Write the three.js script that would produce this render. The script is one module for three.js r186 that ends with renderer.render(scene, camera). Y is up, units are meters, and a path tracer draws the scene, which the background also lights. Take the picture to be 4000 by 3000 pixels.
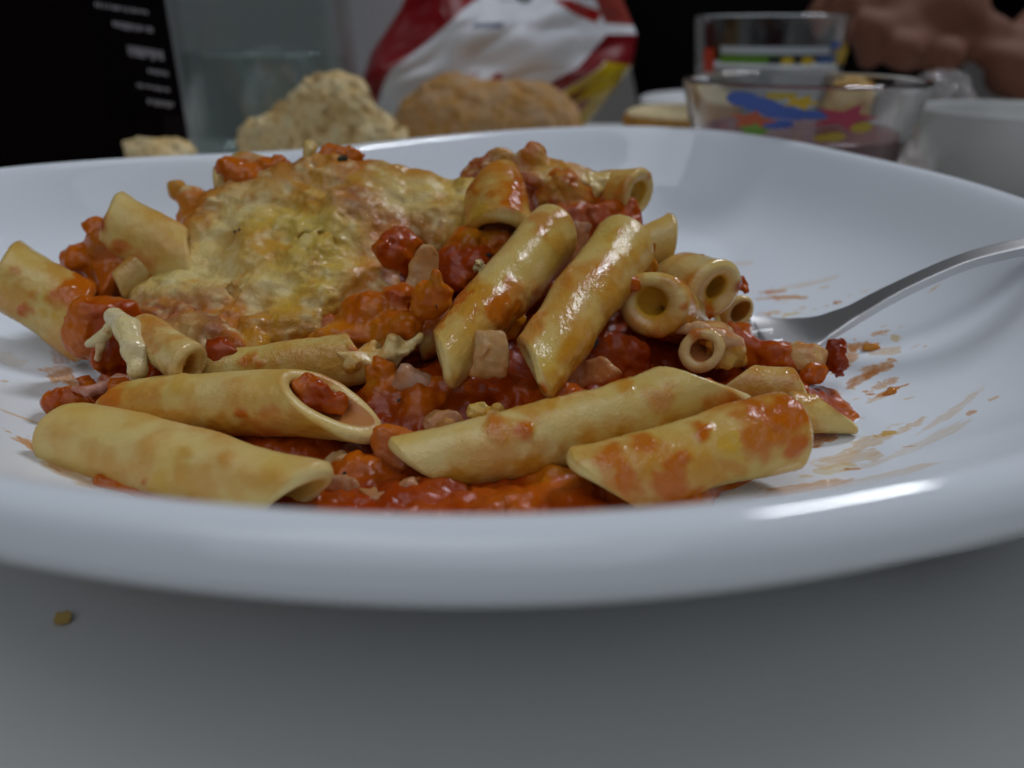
import * as THREE from 'three';
import { mergeGeometries } from 'three/addons/utils/BufferGeometryUtils.js';
import { RectAreaLightUniformsLib } from 'three/addons/lights/RectAreaLightUniformsLib.js';

// ------------------------------------------------------------------ camera, lamps, exposure
const W = 1024, H = 768, PITCH = 25 * Math.PI / 180, CAMY = 0.0695, FPX = 3005;
const scene = new THREE.Scene();
scene.background = new THREE.Color(0x000000);
const camera = new THREE.PerspectiveCamera(2 * Math.atan(1500 / FPX) * 180 / Math.PI, W / H, 0.005, 20);
camera.position.set(0, CAMY, 0);
camera.rotation.set(-PITCH, 0, 0);
camera.focus = 0.127;
camera.userData.fStop = 13;
const renderer = new THREE.WebGLRenderer({ antialias: true });
renderer.setSize(W, H);
renderer.toneMapping = THREE.LinearToneMapping;
renderer.toneMappingExposure = 1;
renderer.shadowMap.enabled = true;
RectAreaLightUniformsLib.init();
const taken = {};
function numbered(n) { if (taken[n] === undefined) { taken[n] = 0; return n; } taken[n]++; return n + '_' + String(taken[n]).padStart(3, '0'); }
function lampPanel(name, label, x, y, z, w, d, tx, tz, intensity, color) {
  const g = new THREE.Group(); g.name = numbered(name); g.position.set(x, y, z);
  g.lookAt(tx, 0, tz);                                   // +z of the group looks at the table
  scene.add(g); g.userData = { label, category: 'lamp' };
  const c = new THREE.Color().setRGB(...color);
  const glow = new THREE.Mesh(new THREE.BoxGeometry(w, d, 0.02), new THREE.MeshStandardMaterial({ color: 0x222222, emissive: c, emissiveIntensity: 0.6 }));
  glow.name = 'lamp_diffuser'; glow.position.z = -0.012; g.add(glow);
  const l = new THREE.RectAreaLight(c, intensity, w, d); l.name = 'lamp_light'; l.position.z = 0.002; l.rotation.y = Math.PI; g.add(l);
}
lampPanel('ceiling_lamp', 'bright rectangular ceiling lamp above the table', 0.78, 1.27, -0.84, 0.14, 0.46, 0.02, -0.15, 43, [0.95, 0.985, 1.05]);
lampPanel('ceiling_lamp', 'soft square ceiling lamp above the near left of the table', -0.3, 1.55, 0.12, 1.1, 0.9, -0.02, -0.25, 0.88, [0.94, 0.985, 1.05]);
lampPanel('added_fill_panel', 'added wide dim fill panel, no real lamp, high behind the near side of the table', -0.2, 1.5, 1.3, 2.2, 1.4, 0, -0.05, 0.05, [0.94, 0.985, 1.05]);  // added fill in place of ceiling bounce; no lamp is known here

// ------------------------------------------------------------------ helpers
const V3 = (x, y, z) => new THREE.Vector3(x, y, z);
const clamp = (x, a = 0, b = 1) => Math.min(b, Math.max(a, x));
const lerp = (a, b, t) => a + (b - a) * t;
const sstep = (a, b, x) => { const t = clamp((x - a) / (b - a)); return t * t * (3 - 2 * t); };
function rng(seed) { let s = (seed * 2654435761) >>> 0 || 1; return () => { s ^= s << 13; s >>>= 0; s ^= s >>> 17; s ^= s << 5; s >>>= 0; return s / 4294967296; }; }
const PERM = new Uint8Array(512); { const r = rng(77), p = [...Array(256).keys()]; for (let i = 255; i > 0; i--) { const j = Math.floor(r() * (i + 1)); [p[i], p[j]] = [p[j], p[i]]; } for (let i = 0; i < 512; i++) PERM[i] = p[i & 255]; }
const GX = new Float32Array(256), GY = new Float32Array(256), GZ = new Float32Array(256); { const r = rng(5); for (let i = 0; i < 256; i++) { const z = 2 * r() - 1, a = 6.2832 * r(), q = Math.sqrt(1 - z * z); GX[i] = q * Math.cos(a); GY[i] = q * Math.sin(a); GZ[i] = z; } }
function noise(x, y, z) {
  const X = Math.floor(x), Y = Math.floor(y), Z = Math.floor(z); x -= X; y -= Y; z -= Z;
  const u = x * x * x * (x * (x * 6 - 15) + 10), v = y * y * y * (y * (y * 6 - 15) + 10), w = z * z * z * (z * (z * 6 - 15) + 10);
  const a = X & 255, b = Y & 255, c = Z & 255, a1 = (X + 1) & 255, b1 = (Y + 1) & 255, c1 = (Z + 1) & 255;
  const h = (i, j, k, dx, dy, dz) => { const n = PERM[PERM[PERM[i] + j] + k]; return GX[n] * dx + GY[n] * dy + GZ[n] * dz; };
  const l = (p, q, t) => p + (q - p) * t;
  return 1.6 * l(l(l(h(a, b, c, x, y, z), h(a1, b, c, x - 1, y, z), u), l(h(a, b1, c, x, y - 1, z), h(a1, b1, c, x - 1, y - 1, z), u), v),
    l(l(h(a, b, c1, x, y, z - 1), h(a1, b, c1, x - 1, y, z - 1), u), l(h(a, b1, c1, x, y - 1, z - 1), h(a1, b1, c1, x - 1, y - 1, z - 1), u), v), w);
}
function fbm(x, y, z, oct = 3) { let s = 0, a = 1, t = 0; for (let i = 0; i < oct; i++) { s += a * noise(x, y, z); t += a; a *= 0.5; x = x * 2.03 + 11.3; y = y * 2.03 + 4.7; z = z * 2.03 + 8.1; } return s / t; }
// picture point (in the photograph's 4000 x 3000) at a forward distance D -> place on the table
const CP = Math.cos(PITCH), SP = Math.sin(PITCH);
function at(px, py, D) { const v = (1500 - py) / FPX, dz = CP + SP * v, t = D / dz; return V3((px - 2000) / FPX * t, CAMY + t * (-SP + CP * v), -D); }
function toPx(x, y, z) { const Y = y - CAMY, f = -SP * Y - CP * z, u = CP * Y - SP * z; return [2000 + FPX * x / f, 1500 - FPX * u / f, f]; }
const lin = (c) => { c /= 255; return c <= 0.04045 ? c / 12.92 : ((c + 0.055) / 1.055) ** 2.4; };
const C = (r, g, b) => [lin(r), lin(g), lin(b)];
const mix3 = (a, b, t) => [a[0] + (b[0] - a[0]) * t, a[1] + (b[1] - a[1]) * t, a[2] + (b[2] - a[2]) * t];
const interp = (tab, x) => { if (x <= tab[0][0]) return tab[0][1]; for (let i = 1; i < tab.length; i++) if (x <= tab[i][0]) { const t = (x - tab[i - 1][0]) / (tab[i][0] - tab[i - 1][0]); return lerp(tab[i - 1][1], tab[i][1], t); } return tab[tab.length - 1][1]; };
function tag(o, label, category, group, kind) { if (label) o.userData.label = label; if (category) o.userData.category = category; if (group) o.userData.group = group; if (kind) o.userData.kind = kind; return o; }
function mesh(name, geo, mat, parent = scene) { const m = new THREE.Mesh(geo, mat); m.name = parent === scene ? numbered(name) : name; m.castShadow = m.receiveShadow = true; parent.add(m); return m; }
function thing(name, label, category, group) { const g = new THREE.Group(); g.name = numbered(name); scene.add(g); return tag(g, label, category, group); }
function geo(pos, idx, uv, col) {
  const g = new THREE.BufferGeometry(); g.setAttribute('position', new THREE.Float32BufferAttribute(pos, 3)); g.setIndex(idx);
  if (uv) g.setAttribute('uv', new THREE.Float32BufferAttribute(uv, 2));
  if (col) g.setAttribute('color', new THREE.Float32BufferAttribute(col, 3));
  g.computeVertexNormals(); return g;
}
// rows x columns of points -> mesh; closeU joins the last column to the first, closeV the last row to the first
function gridGeo(nr, nc, f, closeU, closeV, flip) {
  const pos = [], uv = [], col = []; let hasC = false;
  for (let i = 0; i < nr; i++) for (let j = 0; j < nc; j++) { const q = f(i, j); pos.push(q.p.x, q.p.y, q.p.z); uv.push(...(q.uv || [j / nc, i / nr])); if (q.c) { hasC = true; col.push(...q.c); } }
  const idx = [], R = closeV ? nr : nr - 1, Cn = closeU ? nc : nc - 1;
  for (let i = 0; i < R; i++) for (let j = 0; j < Cn; j++) { const a = i * nc + j, b = i * nc + (j + 1) % nc, c = ((i + 1) % nr) * nc + j, d = ((i + 1) % nr) * nc + (j + 1) % nc; if (flip) idx.push(a, c, b, b, c, d); else idx.push(a, b, c, b, d, c); }
  return geo(pos, idx, uv, hasC ? col : null);
}
// ---- signed distance shapes and their mesh (surface nets, skipping empty blocks)
const smin = (a, b, k) => { const h = Math.max(k - Math.abs(a - b), 0) / k; return Math.min(a, b) - h * h * k * 0.25; };
const smax = (a, b, k) => -smin(-a, -b, k);
function ell(c, r, q) { const iq = q ? q.clone().invert() : null, v = V3(), m = Math.min(...r); return (x, y, z) => { v.set(x - c.x, y - c.y, z - c.z); if (iq) v.applyQuaternion(iq); const k0 = Math.hypot(v.x / r[0], v.y / r[1], v.z / r[2]), k1 = Math.hypot(v.x / r[0] ** 2, v.y / r[1] ** 2, v.z / r[2] ** 2); return k0 < 0.2 ? -m * (1 - k0) : k0 * (k0 - 1) / k1; }; }
function rbox(c, h, rd, q, tp = 0, bd = 0) { const iq = q ? q.clone().invert() : null, v = V3(); return (x, y, z) => { v.set(x - c.x, y - c.y, z - c.z); if (iq) v.applyQuaternion(iq); if (tp) { v.x *= 1 + tp * v.y / h[1]; v.z += bd * (v.x * v.x + v.y * v.y); v.x += bd * 0.5 * v.y * v.y; } const a = Math.abs(v.x) - h[0] + rd, b = Math.abs(v.y) - h[1] + rd, d = Math.abs(v.z) - h[2] + rd; return Math.hypot(Math.max(a, 0), Math.max(b, 0), Math.max(d, 0)) + Math.min(Math.max(a, b, d), 0) - rd; }; }
function cap(a, b, ra, rb = ra) { const d = b.clone().sub(a), L = d.lengthSq() || 1e-12; return (x, y, z) => { const px = x - a.x, py = y - a.y, pz = z - a.z, t = clamp((px * d.x + py * d.y + pz * d.z) / L); return Math.hypot(px - d.x * t, py - d.y * t, pz - d.z * t) - lerp(ra, rb, t); }; }
const smooth = (list, k) => (x, y, z) => { let d = list[0](x, y, z); for (let i = 1; i < list.length; i++) d = smin(d, list[i](x, y, z), k); return d; };
function iso(lo, hi, h, f, col, uvs = 1) {
  const nx = Math.ceil((hi.x - lo.x) / h) + 2, ny = Math.ceil((hi.y - lo.y) / h) + 2, nz = Math.ceil((hi.z - lo.z) / h) + 2, B = 4, val = new Float32Array(nx * ny * nz);
  const reach = B * h * 0.87 * 1.6;
  for (let bz = 0; bz < nz; bz += B) for (let by = 0; by < ny; by += B) for (let bx = 0; bx < nx; bx += B) {
    const d = f(lo.x + (bx + 1.5) * h, lo.y + (by + 1.5) * h, lo.z + (bz + 1.5) * h), far = Math.abs(d) > reach;
    for (let k = bz; k < Math.min(bz + B, nz); k++) for (let j = by; j < Math.min(by + B, ny); j++) for (let i = bx; i < Math.min(bx + B, nx); i++) val[(k * ny + j) * nx + i] = far ? d : f(lo.x + i * h, lo.y + j * h, lo.z + k * h);
  }
  const id = new Int32Array(nx * ny * nz).fill(-1), pos = [], idx = [], off = [0, 1, nx, nx + 1, nx * ny, nx * ny + 1, nx * ny + nx, nx * ny + nx + 1];
  const E = [[0, 1], [2, 3], [4, 5], [6, 7], [0, 2], [1, 3], [4, 6], [5, 7], [0, 4], [1, 5], [2, 6], [3, 7]];
  for (let k = 0; k < nz - 1; k++) for (let j = 0; j < ny - 1; j++) for (let i = 0; i < nx - 1; i++) {
    const o = (k * ny + j) * nx + i; let m = 0; for (let c = 0; c < 8; c++) if (val[o + off[c]] < 0) m |= 1 << c;
    if (m === 0 || m === 255) continue;
    let x = 0, y = 0, z = 0, n = 0;
    for (const [a, b] of E) { const va = val[o + off[a]], vb = val[o + off[b]]; if ((va < 0) === (vb < 0)) continue; const t = va / (va - vb); x += lerp(a & 1, b & 1, t); y += lerp(a >> 1 & 1, b >> 1 & 1, t); z += lerp(a >> 2, b >> 2, t); n++; }
    id[o] = pos.length / 3; pos.push(lo.x + (i + x / n) * h, lo.y + (j + y / n) * h, lo.z + (k + z / n) * h);
  }
  const quad = (a, b, c, d, flip) => { if (a < 0 || b < 0 || c < 0 || d < 0) return; if (flip) idx.push(a, c, b, b, c, d); else idx.push(a, b, c, b, d, c); };
  const sx = 1, sy = nx, sz = nx * ny;
  for (let k = 1; k < nz - 1; k++) for (let j = 1; j < ny - 1; j++) for (let i = 1; i < nx - 1; i++) {
    const o = (k * ny + j) * nx + i, s = val[o] < 0;
    if (s !== (val[o + sx] < 0)) quad(id[o - sy - sz], id[o - sz], id[o - sy], id[o], !s);
    if (s !== (val[o + sy] < 0)) quad(id[o - sx - sz], id[o - sz], id[o - sx], id[o], s);
    if (s !== (val[o + sz] < 0)) quad(id[o - sx - sy], id[o - sy], id[o - sx], id[o], !s);
  }
  const uv = new Float32Array(pos.length / 3 * 2), cc = col ? new Float32Array(pos.length) : null;
  for (let i = 0; i < pos.length / 3; i++) { const x = pos[3 * i], y = pos[3 * i + 1], z = pos[3 * i + 2]; uv[2 * i] = (x + 0.25 * z) * uvs; uv[2 * i + 1] = (y * 0.9 - 0.75 * z) * uvs; if (col) { const c = col(x, y, z); cc[3 * i] = c[0]; cc[3 * i + 1] = c[1]; cc[3 * i + 2] = c[2]; } }
  return geo(pos, idx, uv, cc);
}
// centre a geometry on its base so that its object stands at its own place
function rest(g, o) { g.computeBoundingBox(); const b = g.boundingBox, c = V3((b.min.x + b.max.x) / 2, b.min.y, (b.min.z + b.max.z) / 2); g.translate(-c.x, -c.y, -c.z); o.position.copy(c); return o; }

// ------------------------------------------------------------------ textures and materials
function tileNoise(n, cells, seed, fn) {         // tileable height map
  const r = rng(seed), d = new Uint8Array(n * n * 4), f = new Float32Array(n * n);
  for (const [cx, cy, amp, pw] of cells) {
    const g = new Float32Array(cx * cy); for (let i = 0; i < g.length; i++) g[i] = r();
    for (let y = 0; y < n; y++) for (let x = 0; x < n; x++) { const u = x / n * cx, v = y / n * cy, i = Math.floor(u), j = Math.floor(v), a = u - i, b = v - j, s = a * a * (3 - 2 * a), t = b * b * (3 - 2 * b), G = (p, q) => g[(q % cy) * cx + p % cx]; let q = lerp(lerp(G(i, j), G(i + 1, j), s), lerp(G(i, j + 1), G(i + 1, j + 1), s), t); if (pw) q = 1 - Math.abs(2 * q - 1); f[y * n + x] += amp * q; }
  }
  let lo = 1e9, hi = -1e9; for (const q of f) { lo = Math.min(lo, q); hi = Math.max(hi, q); }
  for (let i = 0; i < n * n; i++) { const q = (f[i] - lo) / (hi - lo) * 255; d[4 * i] = d[4 * i + 1] = d[4 * i + 2] = q; d[4 * i + 3] = 255; }
  const t = new THREE.DataTexture(d, n, n); t.wrapS = t.wrapT = THREE.RepeatWrapping; t.magFilter = THREE.LinearFilter; t.minFilter = THREE.LinearFilter; t.needsUpdate = true; return t;
}
const wetTex = tileNoise(512, [[14, 14, 1, 0], [31, 31, 0.7, 0], [67, 67, 0.42, 1], [140, 140, 0.2, 0]], 3);
const pastaTex = tileNoise(512, [[18, 10, 0.35, 0], [36, 26, 0.6, 0], [64, 50, 0.8, 0], [120, 100, 0.5, 0]], 9);
const fineTex = tileNoise(512, [[60, 60, 1, 0], [120, 120, 0.6, 0]], 12);
const rep = (t, m) => { const c = t.clone(); c.repeat.set(1 / m, 1 / m); c.needsUpdate = true; return c; };
const wetB = rep(wetTex, 0.008), pastaB = rep(pastaTex, 0.013), cheeseB = rep(wetTex, 0.015), crumbB = rep(fineTex, 0.03);
const M = {
  pasta: new THREE.MeshPhysicalMaterial({ vertexColors: true, roughness: 0.1, ior: 1.48, bumpMap: pastaB, bumpScale: 0.00008 }),
  dry: new THREE.MeshPhysicalMaterial({ vertexColors: true, roughness: 0.34, ior: 1.42, bumpMap: pastaB, bumpScale: 0.00006 }),
  sauce: new THREE.MeshPhysicalMaterial({ vertexColors: true, roughness: 0.07, ior: 1.42, bumpMap: wetB, bumpScale: 0.00007, specularIntensity: 0.85 }),
  cheese: new THREE.MeshPhysicalMaterial({ vertexColors: true, roughness: 0.1, ior: 1.48, bumpMap: cheeseB, bumpScale: 0.00022 }),
  onion: new THREE.MeshPhysicalMaterial({ vertexColors: true, roughness: 0.1, ior: 1.38, transmission: 0.55, thickness: 0.003, bumpMap: wetB, bumpScale: 0.00008 }),
  herb: new THREE.MeshStandardMaterial({ color: 0x17130d, roughness: 0.45 }),
  sliver: new THREE.MeshStandardMaterial({ color: 0x5a3a16, roughness: 0.35 }),
  steel: new THREE.MeshStandardMaterial({ color: new THREE.Color().setRGB(0.68, 0.68, 0.69), metalness: 1, roughness: 0.42, bumpMap: rep(fineTex, 0.02), bumpScale: 0.00001 }),
  bread: new THREE.MeshStandardMaterial({ vertexColors: true, roughness: 0.9, bumpMap: crumbB, bumpScale: 0.0012 }),
  skin: new THREE.MeshStandardMaterial({ color: new THREE.Color().setRGB(0.15, 0.052, 0.026), roughness: 0.8 }),
  black: new THREE.MeshPhysicalMaterial({ color: new THREE.Color().setRGB(0.005, 0.0045, 0.005), roughness: 1, specularIntensity: 0.25 }),
};

// ------------------------------------------------------------------ table
const table = mesh('table', (() => { const g = new THREE.BoxGeometry(1.7, 0.03, 0.98); g.translate(0, -0.015, -0.135); return g; })(),
  new THREE.MeshPhysicalMaterial({ color: new THREE.Color().setRGB(0.66, 0.66, 0.64), roughness: 0.5, bumpMap: rep(fineTex, 0.05), bumpScale: 0.00003 }));
tag(table, 'pale grey smooth table top under the plate', 'table');

const wall = mesh('wall', new THREE.BoxGeometry(5, 2.6, 0.1).translate(0, 0.6, -2.3), new THREE.MeshStandardMaterial({ color: new THREE.Color().setRGB(0.5, 0.48, 0.46), roughness: 0.9 }));
tag(wall, 'plain wall behind the table', 'wall', null, 'structure');

// ------------------------------------------------------------------ plate: a rounded square with a soft lip
const PX = 0.003, PZ = -0.168, RIM = 0.036;
const FC = [119.1, -6.8, 3.75, 2.97, -8.18, -12.62, 3.01, 3.06, 4.94, -1.56, -1.56, 1.53, 0.47, -0.42, -1.76];
function outline(t) { let r = FC[0] + 4.6 + 0.8 * Math.max(0, Math.sin(t)); for (let k = 1; 2 * k < FC.length; k++) r += FC[2 * k - 1] * Math.cos(k * t) + FC[2 * k] * Math.sin(k * t); return r / 1000; }
const INNER = [[4, 36], [5, 35.75], [6, 35.1], [7.4, 33.6], [9.4, 31], [12, 27.4], [15.2, 23.2], [19, 19.2], [24, 15.3], [30, 11.9], [37, 9.3], [45, 7.6], [54, 6.6], [64, 6.2], [82, 6], [142, 6]];
const OUTER = [[4, 36], [2.8, 35.8], [1.7, 35.3], [0.8, 34.4], [0.2, 33.4], [0, 32.6], [0.3, 31.6], [1.3, 30], [4.2, 27], [9.5, 22.2], [16.5, 16.2], [24, 10.3], [31, 5.5], [36, 2.6], [39, 0.6], [42, 0], [44, 0.8], [50, 1.6], [142, 1.6]];
function plateY(x, z) { const r = Math.hypot(x - PX, z - PZ), t = Math.atan2(z - PZ, x - PX), o = (outline(t) - r) * 1000; return o < 4 ? RIM : interp(INNER, o) / 1000; }
function plateGeo() {
  const dense = (tab) => { const out = []; for (let i = 0; i < tab.length - 1; i++) { const n = 5; for (let k = 0; k < n; k++) { const p0 = tab[Math.max(0, i - 1)], p1 = tab[i], p2 = tab[i + 1], p3 = tab[Math.min(tab.length - 1, i + 2)], t = k / n, cr = (a, b, c, d) => 0.5 * (2 * b + (c - a) * t + (2 * a - 5 * b + 4 * c - d) * t * t + (3 * b - a - 3 * c + d) * t * t * t); out.push([cr(p0[0], p1[0], p2[0], p3[0]), cr(p0[1], p1[1], p2[1], p3[1])]); } } out.push(tab[tab.length - 1]); return out; };
  const prof = [...dense(INNER).reverse().map((q) => [...q, 1]), ...dense(OUTER).slice(1).map((q) => [...q, 0])], N = 420;
  return gridGeo(prof.length, N, (i, j) => {
    const t = j / N * 2 * Math.PI, R = outline(t), [o0, y, inn] = prof[i], kk = lerp(1, lerp(1.2, 0.7, sstep(1.35, 0.95, t)), sstep(0.3, 0.8, t) * sstep(2.9, 2.3, t)), o = inn || y > 32 ? o0 : o0 * lerp(1, kk, sstep(32, 26, y)), r = Math.max(R - o / 1000, R * 0.0008);
    const x = PX + r * Math.cos(t), z = PZ + r * Math.sin(t);
    return { p: V3(x, y / 1000, z), uv: inn ? [(x - PX) / 0.36 + 0.5, (z - PZ) / 0.36 + 0.5] : [0.002, 0.002] };
  }, true, false, true);
}
// sauce smears left on the glaze, seen from above: x, z -> colour
function smearTex() {
  const n = 2048, d = new Uint8Array(n * n * 4), S = [];
  const add = (px, py, l, w, ang, c, s) => { const D = (() => { let a = 0.05, b = 0.3; for (let i = 0; i < 40; i++) { const m = (a + b) / 2, p = at(px, py, m); if (p.y > plateY(p.x, p.z)) a = m; else b = m; } return a; })(); const p = at(px, py, D); S.push([p.x, p.z, l / 1000, w / 1000, ang, c, s]); };
  const O = [196, 104, 30], Y = [206, 150, 40], P = [214, 170, 120], K = [176, 92, 30];
  add(3020, 1140, 5, 1.6, 0.2, O, 0.75); add(3080, 1160, 6, 1.4, 0.5, O, 0.75); add(2990, 1165, 4, 1, 0.1, O, 0.6); add(3270, 1180, 1.2, 1, 0, O, 0.8); add(3220, 1120, 2, 0.8, 0.3, P, 0.6);
  add(3010, 1220, 4, 1.2, 0, P, 0.75); add(3090, 1225, 3, 1, 0, Y, 0.5); add(3010, 1262, 2, 1.8, 0, O, 0.9); add(2880, 1030, 5, 2, 0.4, P, 0.35); add(3150, 1110, 9, 1.6, 0.2, P, 0.35);
  add(3430, 1300, 2.2, 1.4, 0.3, O, 0.6); add(3500, 1320, 1.5, 2, 0, Y, 0.5); add(3370, 1350, 3.5, 3, 0.2, O, 0.75); add(3470, 1370, 4, 2, 0.4, P, 0.6); add(3420, 1440, 5, 2.4, -0.5, O, 0.7); add(3360, 1480, 6, 1.5, -0.6, K, 0.7); add(3300, 1400, 6, 2.4, -0.9, O, 0.65); add(3450, 1500, 4, 1.2, -0.5, O, 0.5);
  add(3470, 1530, 4, 1.1, -0.5, O, 0.95); add(3430, 1550, 4, 1, -0.5, P, 0.6); add(3400, 1720, 7, 2, -0.6, P, 0.6); add(3460, 1690, 2.6, 1.3, -0.3, Y, 0.85); add(3560, 1660, 5, 1, -0.6, P, 0.6); add(3790, 1610, 1.5, 0.8, -0.3, O, 0.6); add(3880, 1555, 1, 0.7, 0, P, 0.7); add(3700, 1620, 10, 1.2, -0.6, P, 0.4);
  add(3300, 1790, 10, 3, -0.4, P, 0.6); add(3250, 1830, 6, 2, -0.3, Y, 0.35); add(3320, 1830, 1.8, 0.6, 0, O, 0.7); add(3190, 1700, 8, 3.4, -0.6, K, 0.85); add(3120, 1900, 9, 2, -0.2, O, 0.5); add(3380, 1880, 14, 2.5, -0.3, P, 0.45); add(3580, 1740, 14, 1.6, -0.5, P, 0.3);
  add(130, 1740, 7, 1.2, 0.5, O, 0.8); add(200, 1790, 10, 1.4, 0.7, O, 0.65); add(280, 1840, 10, 2.5, 0.6, P, 0.7); add(120, 1640, 9, 0.5, 0.3, P, 0.6); add(30, 1400, 7, 3, 0.9, P, 0.3); add(15, 1485, 0.8, 1, 0, P, 0.8); add(230, 1460, 8, 3, 0.9, O, 0.65); add(330, 1510, 7, 3, 0.8, O, 0.8); add(250, 1380, 8, 3.5, 1, K, 0.6); add(450, 1560, 8, 4, 0.6, K, 0.7);
  const rs = rng(31); for (let i = 0; i < 90; i++) { const px = 2960 + 720 * rs() * rs() + 60 * rs(), py = 1120 + 640 * rs(); if (px < 3000 && py > 1260) continue; add(px, py, 0.35 + 1.1 * rs(), 0.3 + 0.5 * rs(), -0.4 + rs() * 0.5, rs() > 0.5 ? O : rs() > 0.5 ? P : Y, 0.35 + 0.45 * rs()); }
  for (let j = 0; j < n; j++) for (let i = 0; i < n; i++) {
    const o = 4 * (j * n + i), x = (i / n - 0.5) * 0.36 + PX, z = (j / n - 0.5) * 0.36 + PZ; let c = [233, 240, 248], hit = false;
    for (const [sx, sz, l, w, a, sc, s] of S) {
      const dx = x - sx, dz = z - sz; if (Math.abs(dx) > 2.2 * l || Math.abs(dz) > 2.2 * l) { if (Math.hypot(dx, dz) > 2.2 * Math.max(l, w)) continue; }
      const u = (dx * Math.cos(a) + dz * Math.sin(a)) / l, v = (-dx * Math.sin(a) + dz * Math.cos(a)) / w, q = Math.hypot(u, v); if (q > 2) continue;
      const nn = fbm(u * 2.2 + sx * 900, v * 1.1 + sz * 700, s * 9, 3), k = s * sstep(0.12, -0.12, q - 0.75 + nn * 0.75) * (0.75 + 0.5 * noise(u * 3, v * 9, 3.3 + sx * 400));
      if (k > 0.01) { hit = true; c = [lerp(c[0], sc[0], clamp(k)), lerp(c[1], sc[1], clamp(k)), lerp(c[2], sc[2], clamp(k))]; }
    }
    d[o] = c[0]; d[o + 1] = c[1]; d[o + 2] = c[2]; d[o + 3] = 255;
  }
  const t = new THREE.DataTexture(d, n, n); t.colorSpace = THREE.SRGBColorSpace; t.magFilter = t.minFilter = THREE.LinearFilter; t.needsUpdate = true; return t;
}
const plate = mesh('plate', plateGeo(), new THREE.MeshPhysicalMaterial({ map: smearTex(), roughness: 0.08, ior: 1.5 }));
tag(plate, 'deep white glazed plate with rounded corners holding the baked pasta', 'plate');

// ------------------------------------------------------------------ the heap of pasta: how high it stands
const DEPTH = [[600, 0.175], [800, 0.162], [1000, 0.15], [1250, 0.134], [1500, 0.114], [1590, 0.109], [1720, 0.102], [1950, 0.0965], [2050, 0.094]];
const CREST = [[-200, 1040], [60, 985], [300, 960], [400, 840], [620, 780], [850, 690], [1000, 630], [1300, 585], [1450, 605], [1600, 645], [1800, 640], [1900, 605], [2050, 590], [2200, 605], [2400, 665], [2550, 720], [2650, 880], [2900, 1060], [3100, 1280], [3300, 1420], [3500, 1560]];
const WARP = (px, py) => { const c = interp(CREST, px); return py < c ? 600 + (py - c) : 600 + (py - c) * 1350 / (1950 - c); };
const pileD = (px, py) => interp(DEPTH, WARP(px, py));
const S = (px, py, off = 0) => at(px, py, pileD(px, py) + off / 1000);     // a point on the heap's face, off mm behind it
function moundAt(x, z) {
  const D = -z; let a = 0.002, b = 0.075;
  for (let i = 0; i < 26; i++) { const y = (a + b) / 2, [px, py] = toPx(x, y, z); if (D > 0.175 ? false : pileD(px, py) > D) b = y; else a = y; }
  return (a + b) / 2;
}
const MG = { x0: -0.14, z0: -0.24, n: 170, m: 160, s: 0.001 }, MH = new Float32Array(170 * 160);
for (let i = 0; i < MG.n; i++) { const x = MG.x0 + i * MG.s; let crest = 0; for (let j = MG.m - 1; j >= 0; j--) { const z = MG.z0 + j * MG.s; let y; if (-z <= 0.1745) { y = moundAt(x, z); crest = y; } else { const q = (-z - 0.1745) / 0.04; y = lerp(crest, 0.008, sstep(-0.1, 1, q)); } MH[j * MG.n + i] = y; } }
function mound(x, z) { const u = clamp((x - MG.x0) / MG.s, 0, MG.n - 1.01), v = clamp((z - MG.z0) / MG.s, 0, MG.m - 1.01), i = Math.floor(u), j = Math.floor(v), a = u - i, b = v - j, o = j * MG.n + i; return lerp(lerp(MH[o], MH[o + 1], a), lerp(MH[o + MG.n], MH[o + MG.n + 1], a), b); }
function polyXZ(list) { return list.map(([px, py, D]) => { const p = D ? at(px, py, D) : S(px, py); return [p.x, p.z]; }); }
function polyDist(poly, x, z) {                  // signed, inside negative
  let d = 1e9, ins = false;
  for (let i = 0, j = poly.length - 1; i < poly.length; j = i++) { const [ax, az] = poly[i], [bx, bz] = poly[j], ex = bx - ax, ez = bz - az, t = clamp(((x - ax) * ex + (z - az) * ez) / (ex * ex + ez * ez)); d = Math.min(d, Math.hypot(x - ax - ex * t, z - az - ez * t)); if ((az > z) !== (bz > z) && x < (bx - ax) * (z - az) / (bz - az) + ax) ins = !ins; }
  return ins ? -d : d;
}
// colour patches: [px, py, radius mm, colour, strength] at their places on the heap
function patches(list, base, off = 0, gain = 3) {
  const L = list.map(([px, py, r, c, s = 1, D]) => ({ p: D ? at(px, py, D) : S(px, py, off), r: r / 1000, c, s }));
  return (x, y, z) => { let c = base, w = 1, R = base[0], G = base[1], Bq = base[2]; for (const q of L) { const d2 = ((x - q.p.x) ** 2 + (y - q.p.y) ** 2 + (z - q.p.z) ** 2) / (q.r * q.r); if (d2 > 6) continue; const k = gain * q.s * Math.exp(-1.6 * d2); w += k; R += k * q.c[0]; G += k * q.c[1]; Bq += k * q.c[2]; } return [R / w, G / w, Bq / w]; };
}
// base colours (linear)
const K = {
  pasta: [0.63, 0.435, 0.105], pale: [0.77, 0.605, 0.265], yellow: [0.66, 0.38, 0.02], film: [0.57, 0.235, 0.010], orange: [0.54, 0.125, 0.003], red: [0.37, 0.047, 0.002], deep: [0.19, 0.017, 0.002],
  cream: [0.78, 0.62, 0.25], crust: [0.64, 0.37, 0.07], brown: [0.38, 0.13, 0.014], pink: [0.42, 0.12, 0.05], onion: [0.62, 0.34, 0.20], purple: [0.25, 0.06, 0.035], white: [0.74, 0.64, 0.34], toast: [0.60, 0.29, 0.05],
};

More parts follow.
